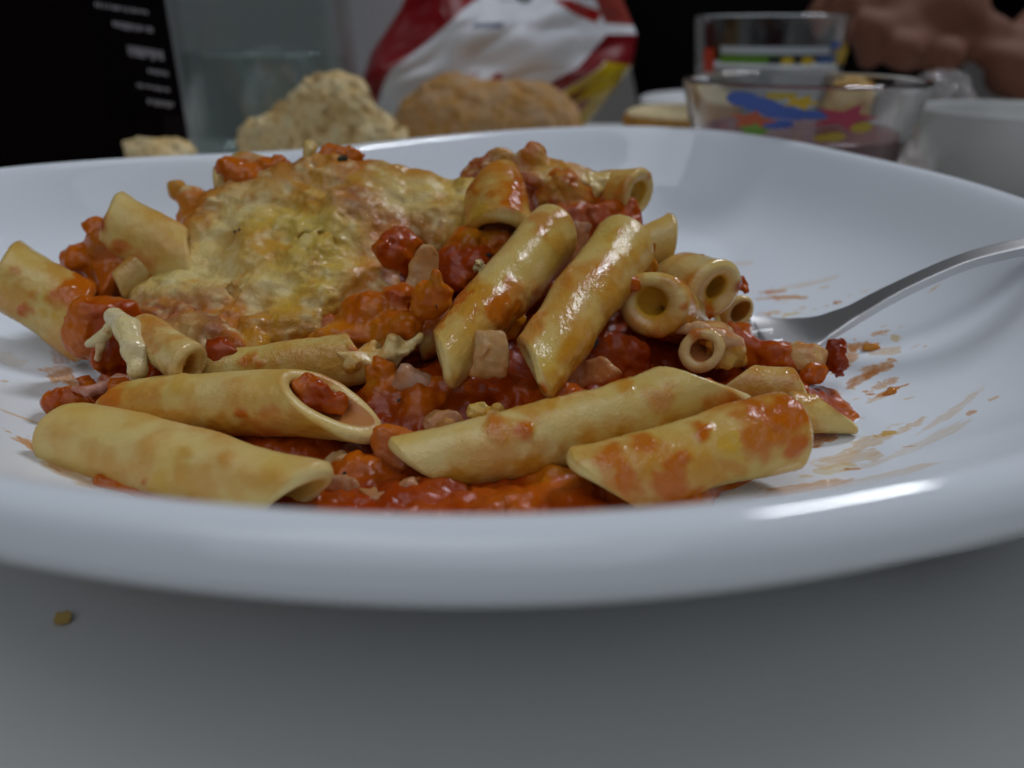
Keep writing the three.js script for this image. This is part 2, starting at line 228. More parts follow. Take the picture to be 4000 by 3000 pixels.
// ---- one tube of penne: outer skin, cut lips and bore, with the sauce that clings to it and flank shade tinted in by spots
function penne(o) {
  const { e0, e1, d, label, seed } = o, p0 = at(...e0), p1 = at(...e1), ax = p1.clone().sub(p0), L = ax.length(); ax.normalize();
  const camDir = V3(0, SP, CP);                                            // towards the camera
  const scaleAt = (p) => { const f = -SP * (p.y - CAMY) - CP * p.z; return f / FPX; };
  const r0 = (Array.isArray(d) ? d[0] : d) / 2 * scaleAt(p0), r1 = (Array.isArray(d) ? d[1] : d) / 2 * scaleAt(p1), wall = o.wall || 0.24;
  const camV = (v) => V3(v[0], v[1] * CP + v[2] * SP, -v[1] * SP + v[2] * CP);
  const U = camDir.clone().addScaledVector(ax, -camDir.dot(ax)).normalize(), Wv = V3().crossVectors(ax, U);
  const perp = (v) => { const q = camV(v), a = q.dot(U), b = q.dot(Wv); return Math.atan2(b, a); };
  const f0 = perp(o.c0 || [0, -1, 0.2]), f1 = perp(o.c1 || [0, -1, 0.2]), k0 = o.k0 ?? 0.9, k1 = o.k1 ?? 0.9;
  const bend = o.bend ? camV(o.bend).multiplyScalar(0.001) : V3();
  const N = o.n || 88, NS = o.ns || Math.max(40, Math.round(L / 0.00042)), prof = [];
  for (let i = 0; i <= NS; i++) prof.push([i / NS, 0, 0]);
  for (let i = 1; i < 6; i++) prof.push([1, i / 6, 1]);
  for (let i = 18; i >= 0; i--) prof.push([i / 18, 1, 0]);
  for (let i = 5; i > 0; i--) prof.push([0, i / 6, -1]);
  const sauce = o.sauce ?? 0.35, spots = (o.spots || []).map(([px, py, r, s, c]) => ({ px, py, r, s, c: c || K.orange }));
  const sq = (o.squash || 0) + 0.05, sqA = (seed * 1.7) % 3.1, tone = o.tone || K.pasta, tint = o.tint || K.orange;
  const g = gridGeo(prof.length, N + 1, (i, j) => {
    const [s, inn, lip] = prof[i], ph = (j % N) / N * 2 * Math.PI + Math.PI, phU = j / N * 2 * Math.PI;
    const tA = -k0 * r0 * Math.cos(ph - f0), tB = L + k1 * r1 * Math.cos(ph - f1), t = lerp(tA, tB, s), q = clamp(t / L, -0.3, 1.3), r = lerp(r0, r1, q);
    let rad = r * lerp(1, 1 - 2 * wall * 0.95, inn) * (1 + sq * Math.cos(2 * (ph - sqA)));
    const c = p0.clone().addScaledVector(ax, t + lip * 0.11 * r * Math.sin(inn * Math.PI) * 1.4).addScaledVector(bend, 4 * q * (1 - q));
    const dir = U.clone().multiplyScalar(Math.cos(ph)).addScaledVector(Wv, Math.sin(ph)), b = c.clone().addScaledVector(dir, rad), S1 = 170;
    const lump = fbm(b.x * S1 + seed * 7.3, b.y * S1, b.z * S1, 3), lump2 = fbm(b.x * 380 + 5, b.y * 380, b.z * 380 + seed, 3), wave2 = noise(b.x * 210, b.y * 210 + seed, b.z * 210), fine = noise(b.x * 1500, b.y * 1500, b.z * 1500 + seed), wave = noise(b.x * 90 + seed * 3.1, b.y * 90, b.z * 90);
    const [px, py] = toPx(b.x, b.y, b.z), facing = dir.dot(camDir) > -0.25 ? 1 : 0;
    const plug = o.plug ? sstep(0.35, 1, (t - tA) / (o.plug * r)) : 0;
    let m = sstep(0.55 - sauce, 1.15 - sauce, 0.42 + 0.5 * lump + 0.45 * wave + 0.03 * fine), spot = 0, sc = tint;
    for (const w of spots) { const dd = Math.hypot(px - w.px + 60 * wave2, (py - w.py) * 1.15 - 50 * lump) / w.r + 0.75 * lump2 + 0.3 * lump; const v = w.s * sstep(1.4, 0.35, dd) * (facing || inn ? 1 : 0); if (v > spot) { spot = v; sc = w.c; } }
    const thick = Math.max(m * 0.35 * (sauce > 0.3 ? 1 : 0.4), spot);
    let disp = wave * 0.0006 + lump * 0.0002 + fine * (o.mat ? 0.00003 : 0.00006) + thick * (0.00018 + 0.0006 * Math.max(0, 0.3 + lump2) + fine * 0.00008);
    if (inn > 0.9) disp = -disp * 0.5; c.addScaledVector(dir, (rad + disp) * (inn > 0.9 ? 1 - 0.97 * plug : 1));
    let col = mix3(tone, K.pale, clamp(0.6 + wave * 0.8) * 0.75); col = mix3(col, K.yellow, clamp(0.5 * noise(b.x * 170, b.y * 170 + seed, b.z * 170) + 0.12) * (o.yellow ?? 0.8));
    col = mix3(col, K.film, clamp(m * 0.75)); col = mix3(col, tint, clamp(m * m * m * (sauce * 1.1)));
    if (spot > 0) col = mix3(col, mix3(sc, K.film, clamp(1.0 - spot * 1.1)), clamp(spot * 1.15));
    if (lip) col = mix3(col, K.pale, 0.5 * (1 - spot)); if (inn > 0.9) col = mix3(col, o.bore || K.film, 0.65);
    const dk = 1 - 0.05 * clamp(fine); return { p: c, uv: [phU * r, t], c: [col[0] * dk, col[1] * dk, col[2] * dk] };
  }, false, true, true);
  const mo = mesh('penne', g, o.mat || M.pasta); rest(g, mo);
  return tag(mo, label, 'pasta', 'penne on the plate');
}
const PENNE = [  // film spots: oily sauce stain, laid along flanks to carry their shaded tone too
  { seed: 1, e0: [335, 1738, 0.1035], e1: [1150, 1935, 0.0885], d: [318, 292], c0: [0, 0.2, 1], k0: 0.55, c1: [0, 1, -0.2], k1: 0.75, sauce: 0.16, mat: M.dry, label: 'plump pale penne lying lowest at the left front of the plate', spots: [[400, 1860, 110, 0.55, K.film], [800, 1900, 120, 0.5, K.film], [1040, 1860, 70, 0.5, K.film], [560, 1600, 80, 0.4, K.yellow], [640, 1880, 60, 0.6, K.yellow], [570, 1870, 22, 0.9], [360, 1760, 60, 0.35, K.film], [900, 1790, 26, 0.45, K.film], [740, 1785, 24, 0.45, K.film], [930, 1905, 60, 0.35, K.film]] },
  { seed: 2, e0: [440, 1592, 0.113], e1: [1290, 1578, 0.1065], d: [215, 285], c0: [0, -1, 0], k0: 0.6, c1: [0.1, -1, -0.55], k1: 1.15, sauce: 0.2, mat: M.dry, bend: [0, 0.6, 0], bore: K.red, label: 'penne whose slanted mouth holds tomato, second from the front at left', spots: [[640, 1660, 100, 0.65, K.film], [900, 1690, 110, 0.75, K.film], [1180, 1700, 90, 0.6, K.film], [560, 1600, 90, 0.5, K.film], [1290, 1470, 60, 0.7, K.orange], [960, 1600, 38, 0.95], [1010, 1560, 110, 0.35, K.film], [1100, 1490, 90, 0.4, K.film], [1130, 1620, 70, 0.5], [560, 1540, 90, 0.5], [700, 1500, 60, 0.45, K.yellow], [1000, 1690, 120, 0.7], [740, 1660, 80, 0.45], [430, 1560, 90, 0.8]] },
  { seed: 3, e0: [700, 1490, 0.124], e1: [1420, 1400, 0.1235], d: 190, sauce: 0.22, k0: 0.5, k1: 0.6, label: 'pale greenish penne half hidden beneath the edge of the cheese crust', tone: [0.56, 0.43, 0.09], spots: [[990, 1415, 42, 0.8], [1300, 1400, 110, 0.55, K.film], [1400, 1370, 90, 0.9], [1060, 1410, 40, 0.45]] },
  { seed: 4, e1: [560, 1300, 0.127], e0: [738, 1425, 0.1165], d: [185, 150], c0: [0.5, -0.3, 0.9], k0: 0.4, k1: 0.3, plug: 0.4, wall: 0.27, sauce: 0.25, label: 'short penne end tipping down under melted cheese strings at left', tone: K.cream, spots: [[700, 1420, 36, 0.5, K.brown], [600, 1300, 90, 0.6], [560, 1440, 60, 0.6]] },
  { seed: 5, e0: [20, 1062, 0.151], e1: [335, 1262, 0.146], d: [270, 285], c0: [-0.3, 0.4, -0.8], k0: 0.5, c1: [-0.4, -0.6, 0.9], k1: 0.55, sauce: 0.26, label: 'large sauce streaked penne leaning on the plate at the far left edge', spots: [[60, 1180, 80, 0.6, K.film], [240, 1330, 90, 0.5, K.film], [360, 1090, 70, 0.7, K.orange], [300, 1130, 90, 0.95], [390, 1140, 70, 0.95], [210, 1070, 80, 0.55, K.film], [110, 1210, 46, 0.95], [150, 1170, 40, 0.6], [40, 1060, 36, 0.6], [190, 1220, 24, 0.6, K.yellow], [250, 1230, 22, 0.7, K.yellow]] },
  { seed: 6, e0: [440, 860, 0.162], e1: [765, 1050, 0.1575], d: [225, 235], c0: [-0.3, 0.6, -0.6], k0: 0.4, sauce: 0.2, mat: M.dry, label: 'pale penne standing up at the upper left beside the cheese crust', spots: [[640, 960, 100, 0.4, K.film], [520, 900, 60, 0.35, K.film], [400, 860, 46, 1, K.red], [410, 800, 30, 0.6], [600, 830, 60, 0.4, K.yellow], [460, 960, 46, 0.8], [540, 1020, 60, 0.6]] },
  { seed: 7, e0: [470, 1120, 0.152], e1: [570, 1040, 0.156], d: [105, 120], sauce: 0.25, k0: 0.3, k1: 0.3, n: 60, label: 'small white penne end glimpsed in the shadow between two left penne', tone: K.cream },
  { seed: 8, e0: [850, 725, 0.176], e1: [1010, 640, 0.181], d: [140, 150], k0: 0.35, sauce: 0.3, label: 'penne end poking out at the back under the top of the crust' },
  { seed: 9, e0: [1735, 1405, 0.117], e1: [2150, 935, 0.150], d: [225, 262], c0: [0.6, -0.5, 0.8], k0: 0.85, c1: [-0.6, 0.5, 0.3], k1: 0.3, sauce: 0.24, squash: 0.03, label: 'glossy penne sloping up at the middle of the heap, crossed by orange sauce', spots: [[1900, 1300, 90, 0.6, K.film], [2080, 1150, 70, 0.45, K.film], [1760, 1480, 60, 0.5, K.film], [1830, 1120, 90, 0.75, K.film], [1950, 1270, 70, 0.8, K.orange], [1730, 1160, 130, 1], [1650, 1230, 110, 1], [1880, 1190, 110, 0.75, K.film], [1960, 1230, 120, 0.85], [2020, 1130, 60, 0.7], [1820, 1320, 110, 0.35, K.film], [2190, 960, 50, 0.5, K.film], [2130, 870, 60, 0.6], [1770, 1080, 50, 0.6]] },
  { seed: 10, e0: [2095, 1440, 0.113], e1: [2430, 965, 0.146], d: [235, 245], c0: [0.6, -0.45, 0.9], k0: 0.85, c1: [-0.2, 0.6, 0.4], k1: 0.3, sauce: 0.26, label: 'glossy penne sloping up at the right of the middle, tip pointing down', spots: [[2300, 1370, 120, 0.8, K.film], [2410, 1190, 100, 0.75, K.film], [2210, 1490, 90, 0.7, K.film], [2060, 1240, 70, 0.7, K.orange], [2480, 1010, 70, 0.6, K.film], [2080, 1530, 36, 0.95], [2230, 1080, 60, 0.55], [2030, 1330, 60, 0.6], [2350, 1280, 120, 0.45, K.yellow], [2180, 1200, 110, 0.45, K.film], [2390, 900, 46, 0.5, K.film], [2480, 1150, 60, 0.5, K.yellow]] },
  { seed: 11, e0: [2548, 1180, 0.1325], e1: [2700, 1262, 0.150], d: [265, 230], wall: 0.29, c0: [0.2, 1, 0], k0: 0.15, k1: 0.3, sauce: 0.42, squash: 0.03, plug: 1.0, bore: K.yellow, label: 'penne showing its round open mouth, left of two rings at right', spots: [[2560, 1290, 100, 0.7, K.film], [2660, 1290, 80, 0.8, K.film], [2440, 1120, 60, 1], [2480, 1100, 50, 0.95], [2680, 1200, 32, 0.95], [2440, 1240, 70, 0.6], [2560, 1310, 90, 0.75], [2640, 1100, 40, 0.6]] },
  { seed: 12, e0: [2795, 1125, 0.1405], e1: [2620, 1085, 0.158], d: [232, 205], wall: 0.29, c0: [-0.5, 0.6, 0], k0: 0.2, sauce: 0.26, plug: 1.5, bore: K.yellow, label: 'penne showing its oval open mouth, right of two rings at right', spots: [[2690, 1180, 80, 0.7, K.film], [2850, 1230, 60, 0.7, K.film], [2760, 1200, 50, 1], [2790, 1240, 40, 1], [2890, 1110, 34, 0.95, K.red], [2720, 1150, 30, 0.4]] },
  { seed: 13, e0: [2400, 1010, 0.158], e1: [2610, 935, 0.160], d: [165, 185], c1: [0.5, 0.8, 0.1], k1: 0.35, sauce: 0.24, label: 'short penne flaring to the right behind the sloping pair', spots: [[2530, 960, 46, 0.85], [2500, 930, 40, 0.7], [2480, 1000, 60, 0.5, K.film]] },
  { seed: 14, e0: [2494, 752, 0.1695], e1: [2300, 770, 0.178], d: [186, 170], wall: 0.27, plug: 0.7, c0: [0.2, 1, 0], k0: 0.15, sauce: 0.3, tone: K.yellow, bore: K.yellow, label: 'yellow penne end sticking out at the upper right of the heap', spots: [[2430, 740, 50, 0.6], [2530, 700, 24, 0.7]] },
  { seed: 15, e0: [1950, 905, 0.153], e1: [1925, 745, 0.166], d: [265, 225], c0: [0.3, -0.5, 0.8], k0: 0.4, c1: [0.6, 0.6, -0.4], k1: 0.5, sauce: 0.5, squash: 0.06, label: 'orange stained penne standing upright at the centre of the crust edge', spots: [[1860, 860, 80, 0.7, K.yellow], [2000, 760, 80, 0.9], [2040, 850, 50, 0.5, K.pale], [1850, 740, 40, 0.8], [1930, 960, 90, 0.95]] },
  { seed: 16, e0: [1670, 1806, 0.1005], e1: [2735, 1528, 0.1085], d: [262, 285], bend: [0.1, -0.9, 0], c0: [-0.1, 1, 0.35], k0: 0.85, c1: [0, -1, 0.3], k1: 1.1, sauce: 0.17, label: 'long bent penne lying across the front centre of the plate', spots: [[1800, 1900, 130, 0.75, K.film], [2080, 1850, 140, 0.8, K.film], [2370, 1760, 130, 0.8, K.film], [2620, 1690, 110, 0.75, K.film], [2850, 1600, 70, 0.8, K.orange], [2440, 1500, 50, 0.7, K.film], [2120, 1560, 60, 0.7, K.film], [1930, 1660, 50, 0.75, K.orange], [2020, 1690, 46, 1], [1960, 1690, 40, 0.6], [2600, 1560, 90, 0.6], [2660, 1620, 70, 0.45, K.film], [2300, 1680, 46, 0.45, K.yellow], [2760, 1640, 100, 0.6], [1860, 1920, 100, 0.45], [2500, 1740, 120, 0.6], [2240, 1530, 60, 0.5, K.film], [1800, 1800, 80, 0.3, K.film], [2060, 1620, 50, 0.6, K.film]] },
  { seed: 17, e0: [2370, 1862, 0.0925], e1: [3060, 1690, 0.0985], d: [285, 300], c0: [0, 1, 0.4], k0: 0.9, c1: [0, 0.5, 0.9], k1: 0.25, sauce: 0.44, label: 'sauce coated penne with a black fleck at the right front', spots: [[2560, 1830, 100, 0.7, K.film], [2760, 1830, 110, 0.7, K.film], [2980, 1720, 110, 0.8, K.orange], [3030, 1640, 80, 0.9, K.orange], [3110, 1740, 62, 1], [2740, 1690, 46, 1], [3100, 1600, 80, 0.95], [2950, 1600, 90, 0.85], [2640, 1910, 120, 0.85], [2450, 1860, 110, 0.85], [2400, 1800, 110, 0.8], [2880, 1740, 90, 0.7, K.yellow], [2860, 1820, 70, 0.6], [2500, 1720, 60, 0.8], [2630, 1800, 60, 0.85]] },
  { seed: 18, e0: [2870, 1500, 0.1255], e1: [3120, 1530, 0.1225], d: [165, 175], sauce: 0.26, c1: [0, -1, 0.2], k1: 0.5, label: 'glossy penne half hidden behind the coated one at right', spots: [[3000, 1540, 90, 0.6, K.film], [3150, 1480, 60, 0.7], [2900, 1560, 60, 0.6], [3040, 1560, 40, 0.3, K.yellow]] },
  { seed: 19, e0: [3060, 1615, 0.1145], e1: [3250, 1622, 0.1145], d: [150, 135], c1: [0.2, -1, 0.2], k1: 1.3, k0: 0.4, sauce: 0.2, label: 'pointed penne tip at the right end of the heap resting in sauce', spots: [[3150, 1650, 60, 0.6, K.film], [3300, 1560, 70, 0.9], [3380, 1620, 40, 1], [3190, 1540, 30, 0.7]] },
  { seed: 20, e0: [2742, 1368, 0.1245], e1: [2790, 1330, 0.138], d: [180, 170], wall: 0.28, plug: 1.2, k0: 0.1, sauce: 0.48, tone: [0.66, 0.42, 0.2], bore: K.red, n: 72, label: 'small sauce filled penne ring in front of the fork', spots: [[2700, 1300, 60, 0.85], [2740, 1450, 50, 0.5]] },
  { seed: 21, e0: [1960, 1180, 0.137], e1: [1640, 1330, 0.131], d: 150, sauce: 0.7, tint: K.red, k0: 0.2, k1: 0.2, n: 56, label: 'penne buried in red sauce behind the sloping pair' },
  { seed: 22, e0: [1290, 1240, 0.145], e1: [930, 1320, 0.143], d: 160, sauce: 0.6, tint: K.red, k0: 0.3, k1: 0.3, n: 56, label: 'brownish penne in the dark gap under the crust', tone: [0.5, 0.3, 0.13] },
  { seed: 23, e0: [2330, 1000, 0.165], e1: [2060, 1040, 0.162], d: 150, sauce: 0.65, tint: K.red, k0: 0.3, k1: 0.3, n: 56, label: 'penne sunk in dark sauce between the sloping pair and the crust' },
  { seed: 24, e0: [2890, 1215, 0.150], e1: [2760, 1260, 0.158], d: [130, 120], sauce: 0.55, k0: 0.5, c0: [0.4, 0.8, 0.3], n: 64, tone: [0.68, 0.4, 0.1], label: 'orange curled penne end below the right ring' },
];
PENNE.forEach(penne);

// ------------------------------------------------------------------ melted cheese crust
function cheeseSheet(name, label, poly, opt) {
  const P = polyXZ(poly), blobs = (opt.blobs || []).map(([px, py, r, off = 0]) => ({ p: S(px, py, off), r: r / 1000 })), holes = (opt.holes || []).map(([ax, ay, bx, by, r]) => cap(S(ax, ay, -1), S(bx, by, -1), r / 1000)), deepH = (opt.holes || []).map(([ax, ay, bx, by, r]) => cap(S(ax, ay, 5), S(bx, by, 5), r / 1400));
  let lo = V3(1, 1, 1), hi = V3(-1, -1, -1); for (const [px, py] of poly) { const q = S(px, py); lo.min(q); hi.max(q); } lo.addScalar(-0.007); hi.addScalar(0.007);
  const th = opt.thick / 1000;
  const sdf = (x, y, z) => {
    const m = mound(x, z), dy = y - m; if (Math.abs(dy) > 0.014) return Math.abs(dy) * 0.6 - 0.004;
    const pd = polyDist(P, x, z) + 0.0016 * fbm(x * 260, y * 260, z * 260, 2); if (pd > 0.012) return pd * 0.7;
    const big = fbm(x * 95 + 3, y * 95, z * 95, 2), mid = fbm(x * 300, y * 300, z * 300, 2), str = noise((x + 0.5 * z) * 160, y * 500, (z - 0.5 * x) * 560);
    const h = 0.0006 + (opt.lift || 0) - (opt.taper ?? 0.0022) * sstep(-0.007, 0.001, pd) + 0.0036 * big + 0.0005 * mid + 0.0005 * str, slab = Math.max((dy - h) * 0.72, -(dy - h + th * (1 + 0.8 * big)) * 0.72);
    let d = smax(slab, pd * 0.8, 0.0012);
    for (const b of blobs) { const q = Math.hypot(x - b.p.x, y - b.p.y, z - b.p.z) - b.r * (1 + 0.35 * mid); if (q < 0.006) d = smin(d, q * 0.9, 0.0028); }
    for (const f of holes) { const q = -f(x, y, z) - 0.0004 * mid; if (q > -0.003) d = smax(d, q, 0.0012); } for (const f of deepH) { const q = -f(x, y, z); if (q > -0.003) d = smax(d, q, 0.0012); }
    return d + 0.00012 * noise(x * 900, y * 900, z * 900);
  };
  const pc = patches(opt.patch, opt.base, 0, 6);
  const g = iso(lo, hi, 0.00042, sdf, (x, y, z) => {
    let c = pc(x, y, z); const n1 = fbm(x * 130 + 9, y * 130, z * 130, 3), n2 = fbm(x * 330, y * 330 + 4, z * 330, 2), n3 = noise((x + 0.5 * z) * 130, y * 300, (z - 0.5 * x) * 420);
    c = mix3(c, mix3(K.film, K.brown, clamp(n1 * 1.5 - 0.3)), clamp(n1 * 3.2 - 0.55) * (opt.spotty ?? 0.75)); c = mix3(c, K.yellow, clamp(-n1 * 2 - 0.35) * 0.5); c = mix3(c, [0.8, 0.68, 0.34], clamp(n2 * 2.2 + 0.9 * n3 - 0.25) * 0.6); c = mix3(c, K.film, clamp(-n2 * 2 - 0.45) * 0.75);
    return c;
  });
  return tag(mesh(name, g, M.cheese), label, 'cheese');
}
cheeseSheet('cheese_crust', 'golden melted cheese crust draped over the left half of the heap', [[850, 720], [1000, 660], [1180, 615], [1330, 600], [1480, 618], [1640, 655], [1850, 645], [1890, 700], [1860, 800], [1800, 870], [1740, 930], [1620, 880], [1570, 960], [1560, 1080], [1500, 1170], [1430, 1130], [1300, 1150], [1230, 1260], [1060, 1290], [1010, 1345], [900, 1370], [820, 1310], [700, 1260], [560, 1250], [470, 1180], [500, 1120], [620, 1000], [700, 900], [680, 790]], {
  thick: 3.6, lift: 0.0006, base: [0.68, 0.45, 0.10],
  blobs: [[690, 740, 2.2, 1], [740, 770, 2.5], [1210, 575, 1.6, 1], [1260, 1010, 4.5, 3], [1180, 1020, 4, 3], [1150, 900, 3, 2], [880, 1180, 4, 3], [560, 1170, 2.6, 1], [1000, 1040, 3.2, 2], [1420, 830, 3.5, 2.5], [1640, 860, 3, 2], [1250, 1170, 3, 2], [1330, 1100, 2.6, 1.5]],
  holes: [[1185, 932, 1255, 928, 0.9], [1290, 945, 1330, 955, 0.5], [890, 1125, 925, 1150, 0.9], [1040, 1280, 1180, 1265, 1.3]],
  patch: [[960, 790, 7, K.cream], [1000, 800, 4, K.white, 0.7], [760, 1050, 9, K.cream, 1.2], [820, 1090, 7, K.cream, 1.2], [660, 1110, 6, [0.6, 0.47, 0.13]], [900, 1010, 6, K.crust], [920, 960, 4, K.brown, 0.8], [1050, 870, 5, K.yellow, 0.6], [1150, 870, 8, [0.62, 0.46, 0.09], 1.2], [1060, 970, 5, K.film], [1280, 1030, 8, [0.6, 0.42, 0.08]], [1380, 780, 6, K.pink, 1.3], [1390, 800, 3, K.purple, 1.2], [1360, 720, 3, K.purple, 0.5], [1100, 700, 9, [0.5, 0.23, 0.025]], [1250, 690, 8, K.crust], [1500, 690, 7, [0.56, 0.32, 0.05]], [1560, 770, 7, K.cream, 0.6], [1600, 660, 5, K.orange, 0.8], [1000, 660, 6, K.red, 1.2], [1150, 640, 6, K.red, 1.2], [1330, 630, 7, K.orange, 1.3], [1400, 640, 5, K.red, 0.9], [850, 770, 6, K.orange, 1.1], [720, 830, 7, K.orange, 1.3], [690, 740, 4, K.film, 1.5], [700, 950, 5, K.orange, 0.5], [1500, 1000, 5, K.orange, 1.3], [1540, 900, 5, K.red, 1], [1450, 1080, 5, K.orange, 0.7], [1120, 1210, 5, K.yellow, 1.3], [1060, 1160, 5, K.cream], [560, 1230, 6, K.pink, 0.8], [700, 1250, 8, K.pink, 1.3], [850, 1270, 7, K.orange, 1.2], [960, 1300, 6, K.film], [1000, 1230, 4, K.red, 0.8], [1160, 1250, 5, K.brown], [1420, 1150, 4, K.orange, 0.8], [1680, 900, 4, K.brown, 0.8], [1210, 580, 3, K.cream, 1.5]],
});
cheeseSheet('cheese_crust', 'browned cheese and sauce crust along the back right of the heap', [[1790, 720], [1800, 640], [1880, 612], [2000, 598], [2150, 612], [2290, 645], [2420, 680], [2440, 720], [2330, 735], [2200, 720], [2080, 690], [1980, 700]], {
  thick: 3.4, taper: 0.0002, base: [0.5, 0.24, 0.035], spotty: 0.9, blobs: [[1950, 606, 2.0, 1], [2090, 600, 2.4, 1]],
  patch: [[1880, 640, 5, K.red, 1.4], [1900, 690, 4, K.deep, 1.2], [1955, 600, 3, K.crust, 1.4], [2090, 600, 4, K.orange, 1.6], [2030, 645, 3, K.pink, 0.8], [2120, 650, 3, K.yellow, 1.3], [2210, 660, 5, K.film], [2310, 650, 3, K.red, 1.2], [2330, 690, 5, K.cream, 0.9], [2060, 690, 4, K.red]],
});
cheeseSheet('melted_cheese', 'pink tinged melted cheese hanging over the penne at lower left', [[400, 1170], [470, 1160], [560, 1210], [700, 1215], [870, 1270], [950, 1310], [960, 1360], [850, 1380], [790, 1440], [700, 1400], [600, 1400], [540, 1330], [440, 1290], [390, 1230]], {
  thick: 4.2, lift: 0.0028, base: [0.56, 0.29, 0.085], spotty: 0.5, blobs: [[720, 1330, 4, 3], [820, 1350, 3, 3]], holes: [[800, 1390, 860, 1375, 1.1]],
  patch: [[640, 1290, 5, K.red, 1.2], [720, 1250, 6, K.pink, 1.2], [860, 1290, 5, K.purple, 0.8], [830, 1370, 4, K.deep, 1.2], [900, 1400, 4, K.red], [680, 1350, 6, K.cream, 0.9], [930, 1330, 5, K.orange, 0.8], [770, 1400, 4, K.cream, 0.7]],
});

// ------------------------------------------------------------------ pieces of tomato, onion, scraps, herbs
const LUMPS = [];
const MORE = () => { for (const [x, y, D, w, h, k] of [[430, 1235, 0.1345, 230, 170, 71], [360, 1330, 0.133, 150, 150, 72], [1180, 1790, 0.1055, 240, 130, 73], [1420, 1850, 0.1, 220, 120, 74], [1650, 1960, 0.0935, 240, 90, 75], [2050, 1985, 0.0915, 260, 80, 76], [1000, 1960, 0.0935, 200, 70, 77], [1690, 1560, 0.116, 190, 150, 78], [2200, 1560, 0.1135, 190, 120, 79]]) chunk(SB, '', '', x, y, D, [w, h, h], k, { lump: 0.5, c: k % 2 ? K.red : K.orange, c2: k % 3 ? K.orange : K.deep }); };
function chunk(name, label, cat, px, py, D, size, seed, o = {}) {
  const c = D ? at(px, py, D) : S(px, py, o.off || 0), r = rng(seed + 13); for (let i = 0; i < 4; i++) r();
  const sc = (c.distanceTo(camera.position)) / FPX, h = [size[0] / 2 * sc, size[1] / 2 * sc, (size[2] ?? Math.min(size[0], size[1])) / 2 * sc];
  const q = new THREE.Quaternion().setFromEuler(new THREE.Euler(-PITCH + (o.tilt ?? (r() - 0.5) * 0.8), (o.yaw ?? (r() - 0.5) * 0.9), -(o.rot || 0) * Math.PI / 180, 'YXZ'));
  const lump = (o.lump ?? 0.22) * 0.9, m = Math.min(...h), f0 = (() => {
    const n = o.round === undefined ? 5 : o.mat === M.onion ? 1 : 3, list = [o.round === undefined ? ell(c, [h[0] * 0.8, h[1] * 0.72, h[2] * 0.72], q) : rbox(c, [h[0] * 0.92, h[1] * 0.92, h[2] * 0.7], m * Math.min(0.8, o.round + 0.2), q, (r() - 0.4) * 0.7, (r() > 0.5 ? 60 : -60))];
    for (let i = 0; i < n; i++) { const u = [(r() * 2 - 1) * 0.72, (r() * 2 - 1) * 0.6, (r() * 2 - 1) * 0.6], p = V3(u[0] * h[0], u[1] * h[1], u[2] * h[2]).applyQuaternion(q).add(c), k = o.round === undefined ? 0.3 + 0.32 * r() : 0.3, q2 = q.clone().multiply(new THREE.Quaternion().setFromEuler(new THREE.Euler(r() * 2 - 1, r() * 2 - 1, r() * 2 - 1))), w = [h[0] * k * (0.7 + 0.5 * r()), h[1] * k * (0.8 + 0.6 * r()), h[2] * k]; list.push(r() > 0.45 ? rbox(p, w, Math.min(...w) * 0.7, q2) : ell(p, w, q2)); }
    return smooth(list, m * 0.6);
  })(), fr = (o.freq || 0.9) / Math.max(m, 0.0012), R = Math.max(...h) * 1.75 + 0.0015;
  const extra = (o.extra || []).map(([ex, ey, er]) => { const p = at(ex, ey, (D || pileD(px, py)) ); return ell(p, [er * sc, er * sc * 0.8, er * sc]); });
  const f = (x, y, z) => { let d = f0(x, y, z); for (const e of extra) d = smin(d, e(x, y, z), 0.0016); return (d + m * lump * fbm(x * fr + seed * 3.7, y * fr, z * fr, 3) + (o.pulp ?? 0.00035) * fbm(x * 480, y * 480, z * 480 + seed, 2) + 0.0001 * noise(x * 1500, y * 1500, z * 1500)) * 0.7; };
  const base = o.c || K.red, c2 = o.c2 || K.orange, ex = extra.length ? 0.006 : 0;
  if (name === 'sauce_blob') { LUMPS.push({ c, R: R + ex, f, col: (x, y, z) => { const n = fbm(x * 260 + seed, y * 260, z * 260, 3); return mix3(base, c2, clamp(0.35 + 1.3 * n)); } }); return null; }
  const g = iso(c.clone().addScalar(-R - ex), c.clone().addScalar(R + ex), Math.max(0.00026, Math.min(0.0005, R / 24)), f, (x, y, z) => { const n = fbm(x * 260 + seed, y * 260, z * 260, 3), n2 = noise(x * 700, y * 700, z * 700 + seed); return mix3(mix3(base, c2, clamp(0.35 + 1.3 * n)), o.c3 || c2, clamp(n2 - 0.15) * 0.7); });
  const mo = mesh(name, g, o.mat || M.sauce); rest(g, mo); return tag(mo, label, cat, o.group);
}
const T = 'tomato_piece', ON = 'onion_piece', SB = 'sauce_blob', gt = { group: 'tomato pieces in the sauce' }, go = { group: 'onion pieces in the sauce', mat: M.onion, c: [0.93, 0.68, 0.34], c2: [0.92, 0.46, 0.12], lump: 0.34, pulp: 0.00015 }, gs = { group: 'thick blobs of tomato sauce' };
chunk(T, 'glossy tomato piece at the tip of the long front penne', 'tomato', 1545, 1745, 0.1035, [190, 200, 150], 1, { ...gt, lump: 0.3, round: 0.5, c: K.orange, c2: [0.5, 0.15, 0.05], rot: 12, extra: [[1650, 1750, 55]] });
chunk(SB, 'orange sauce lump with bright specks below the crust at the centre', 'sauce', 1440, 1210, 0.1335, [260, 190, 150], 2, { ...gs, lump: 0.42, c: K.orange, c2: K.red, extra: [[1560, 1150, 60], [1500, 1290, 80]] });
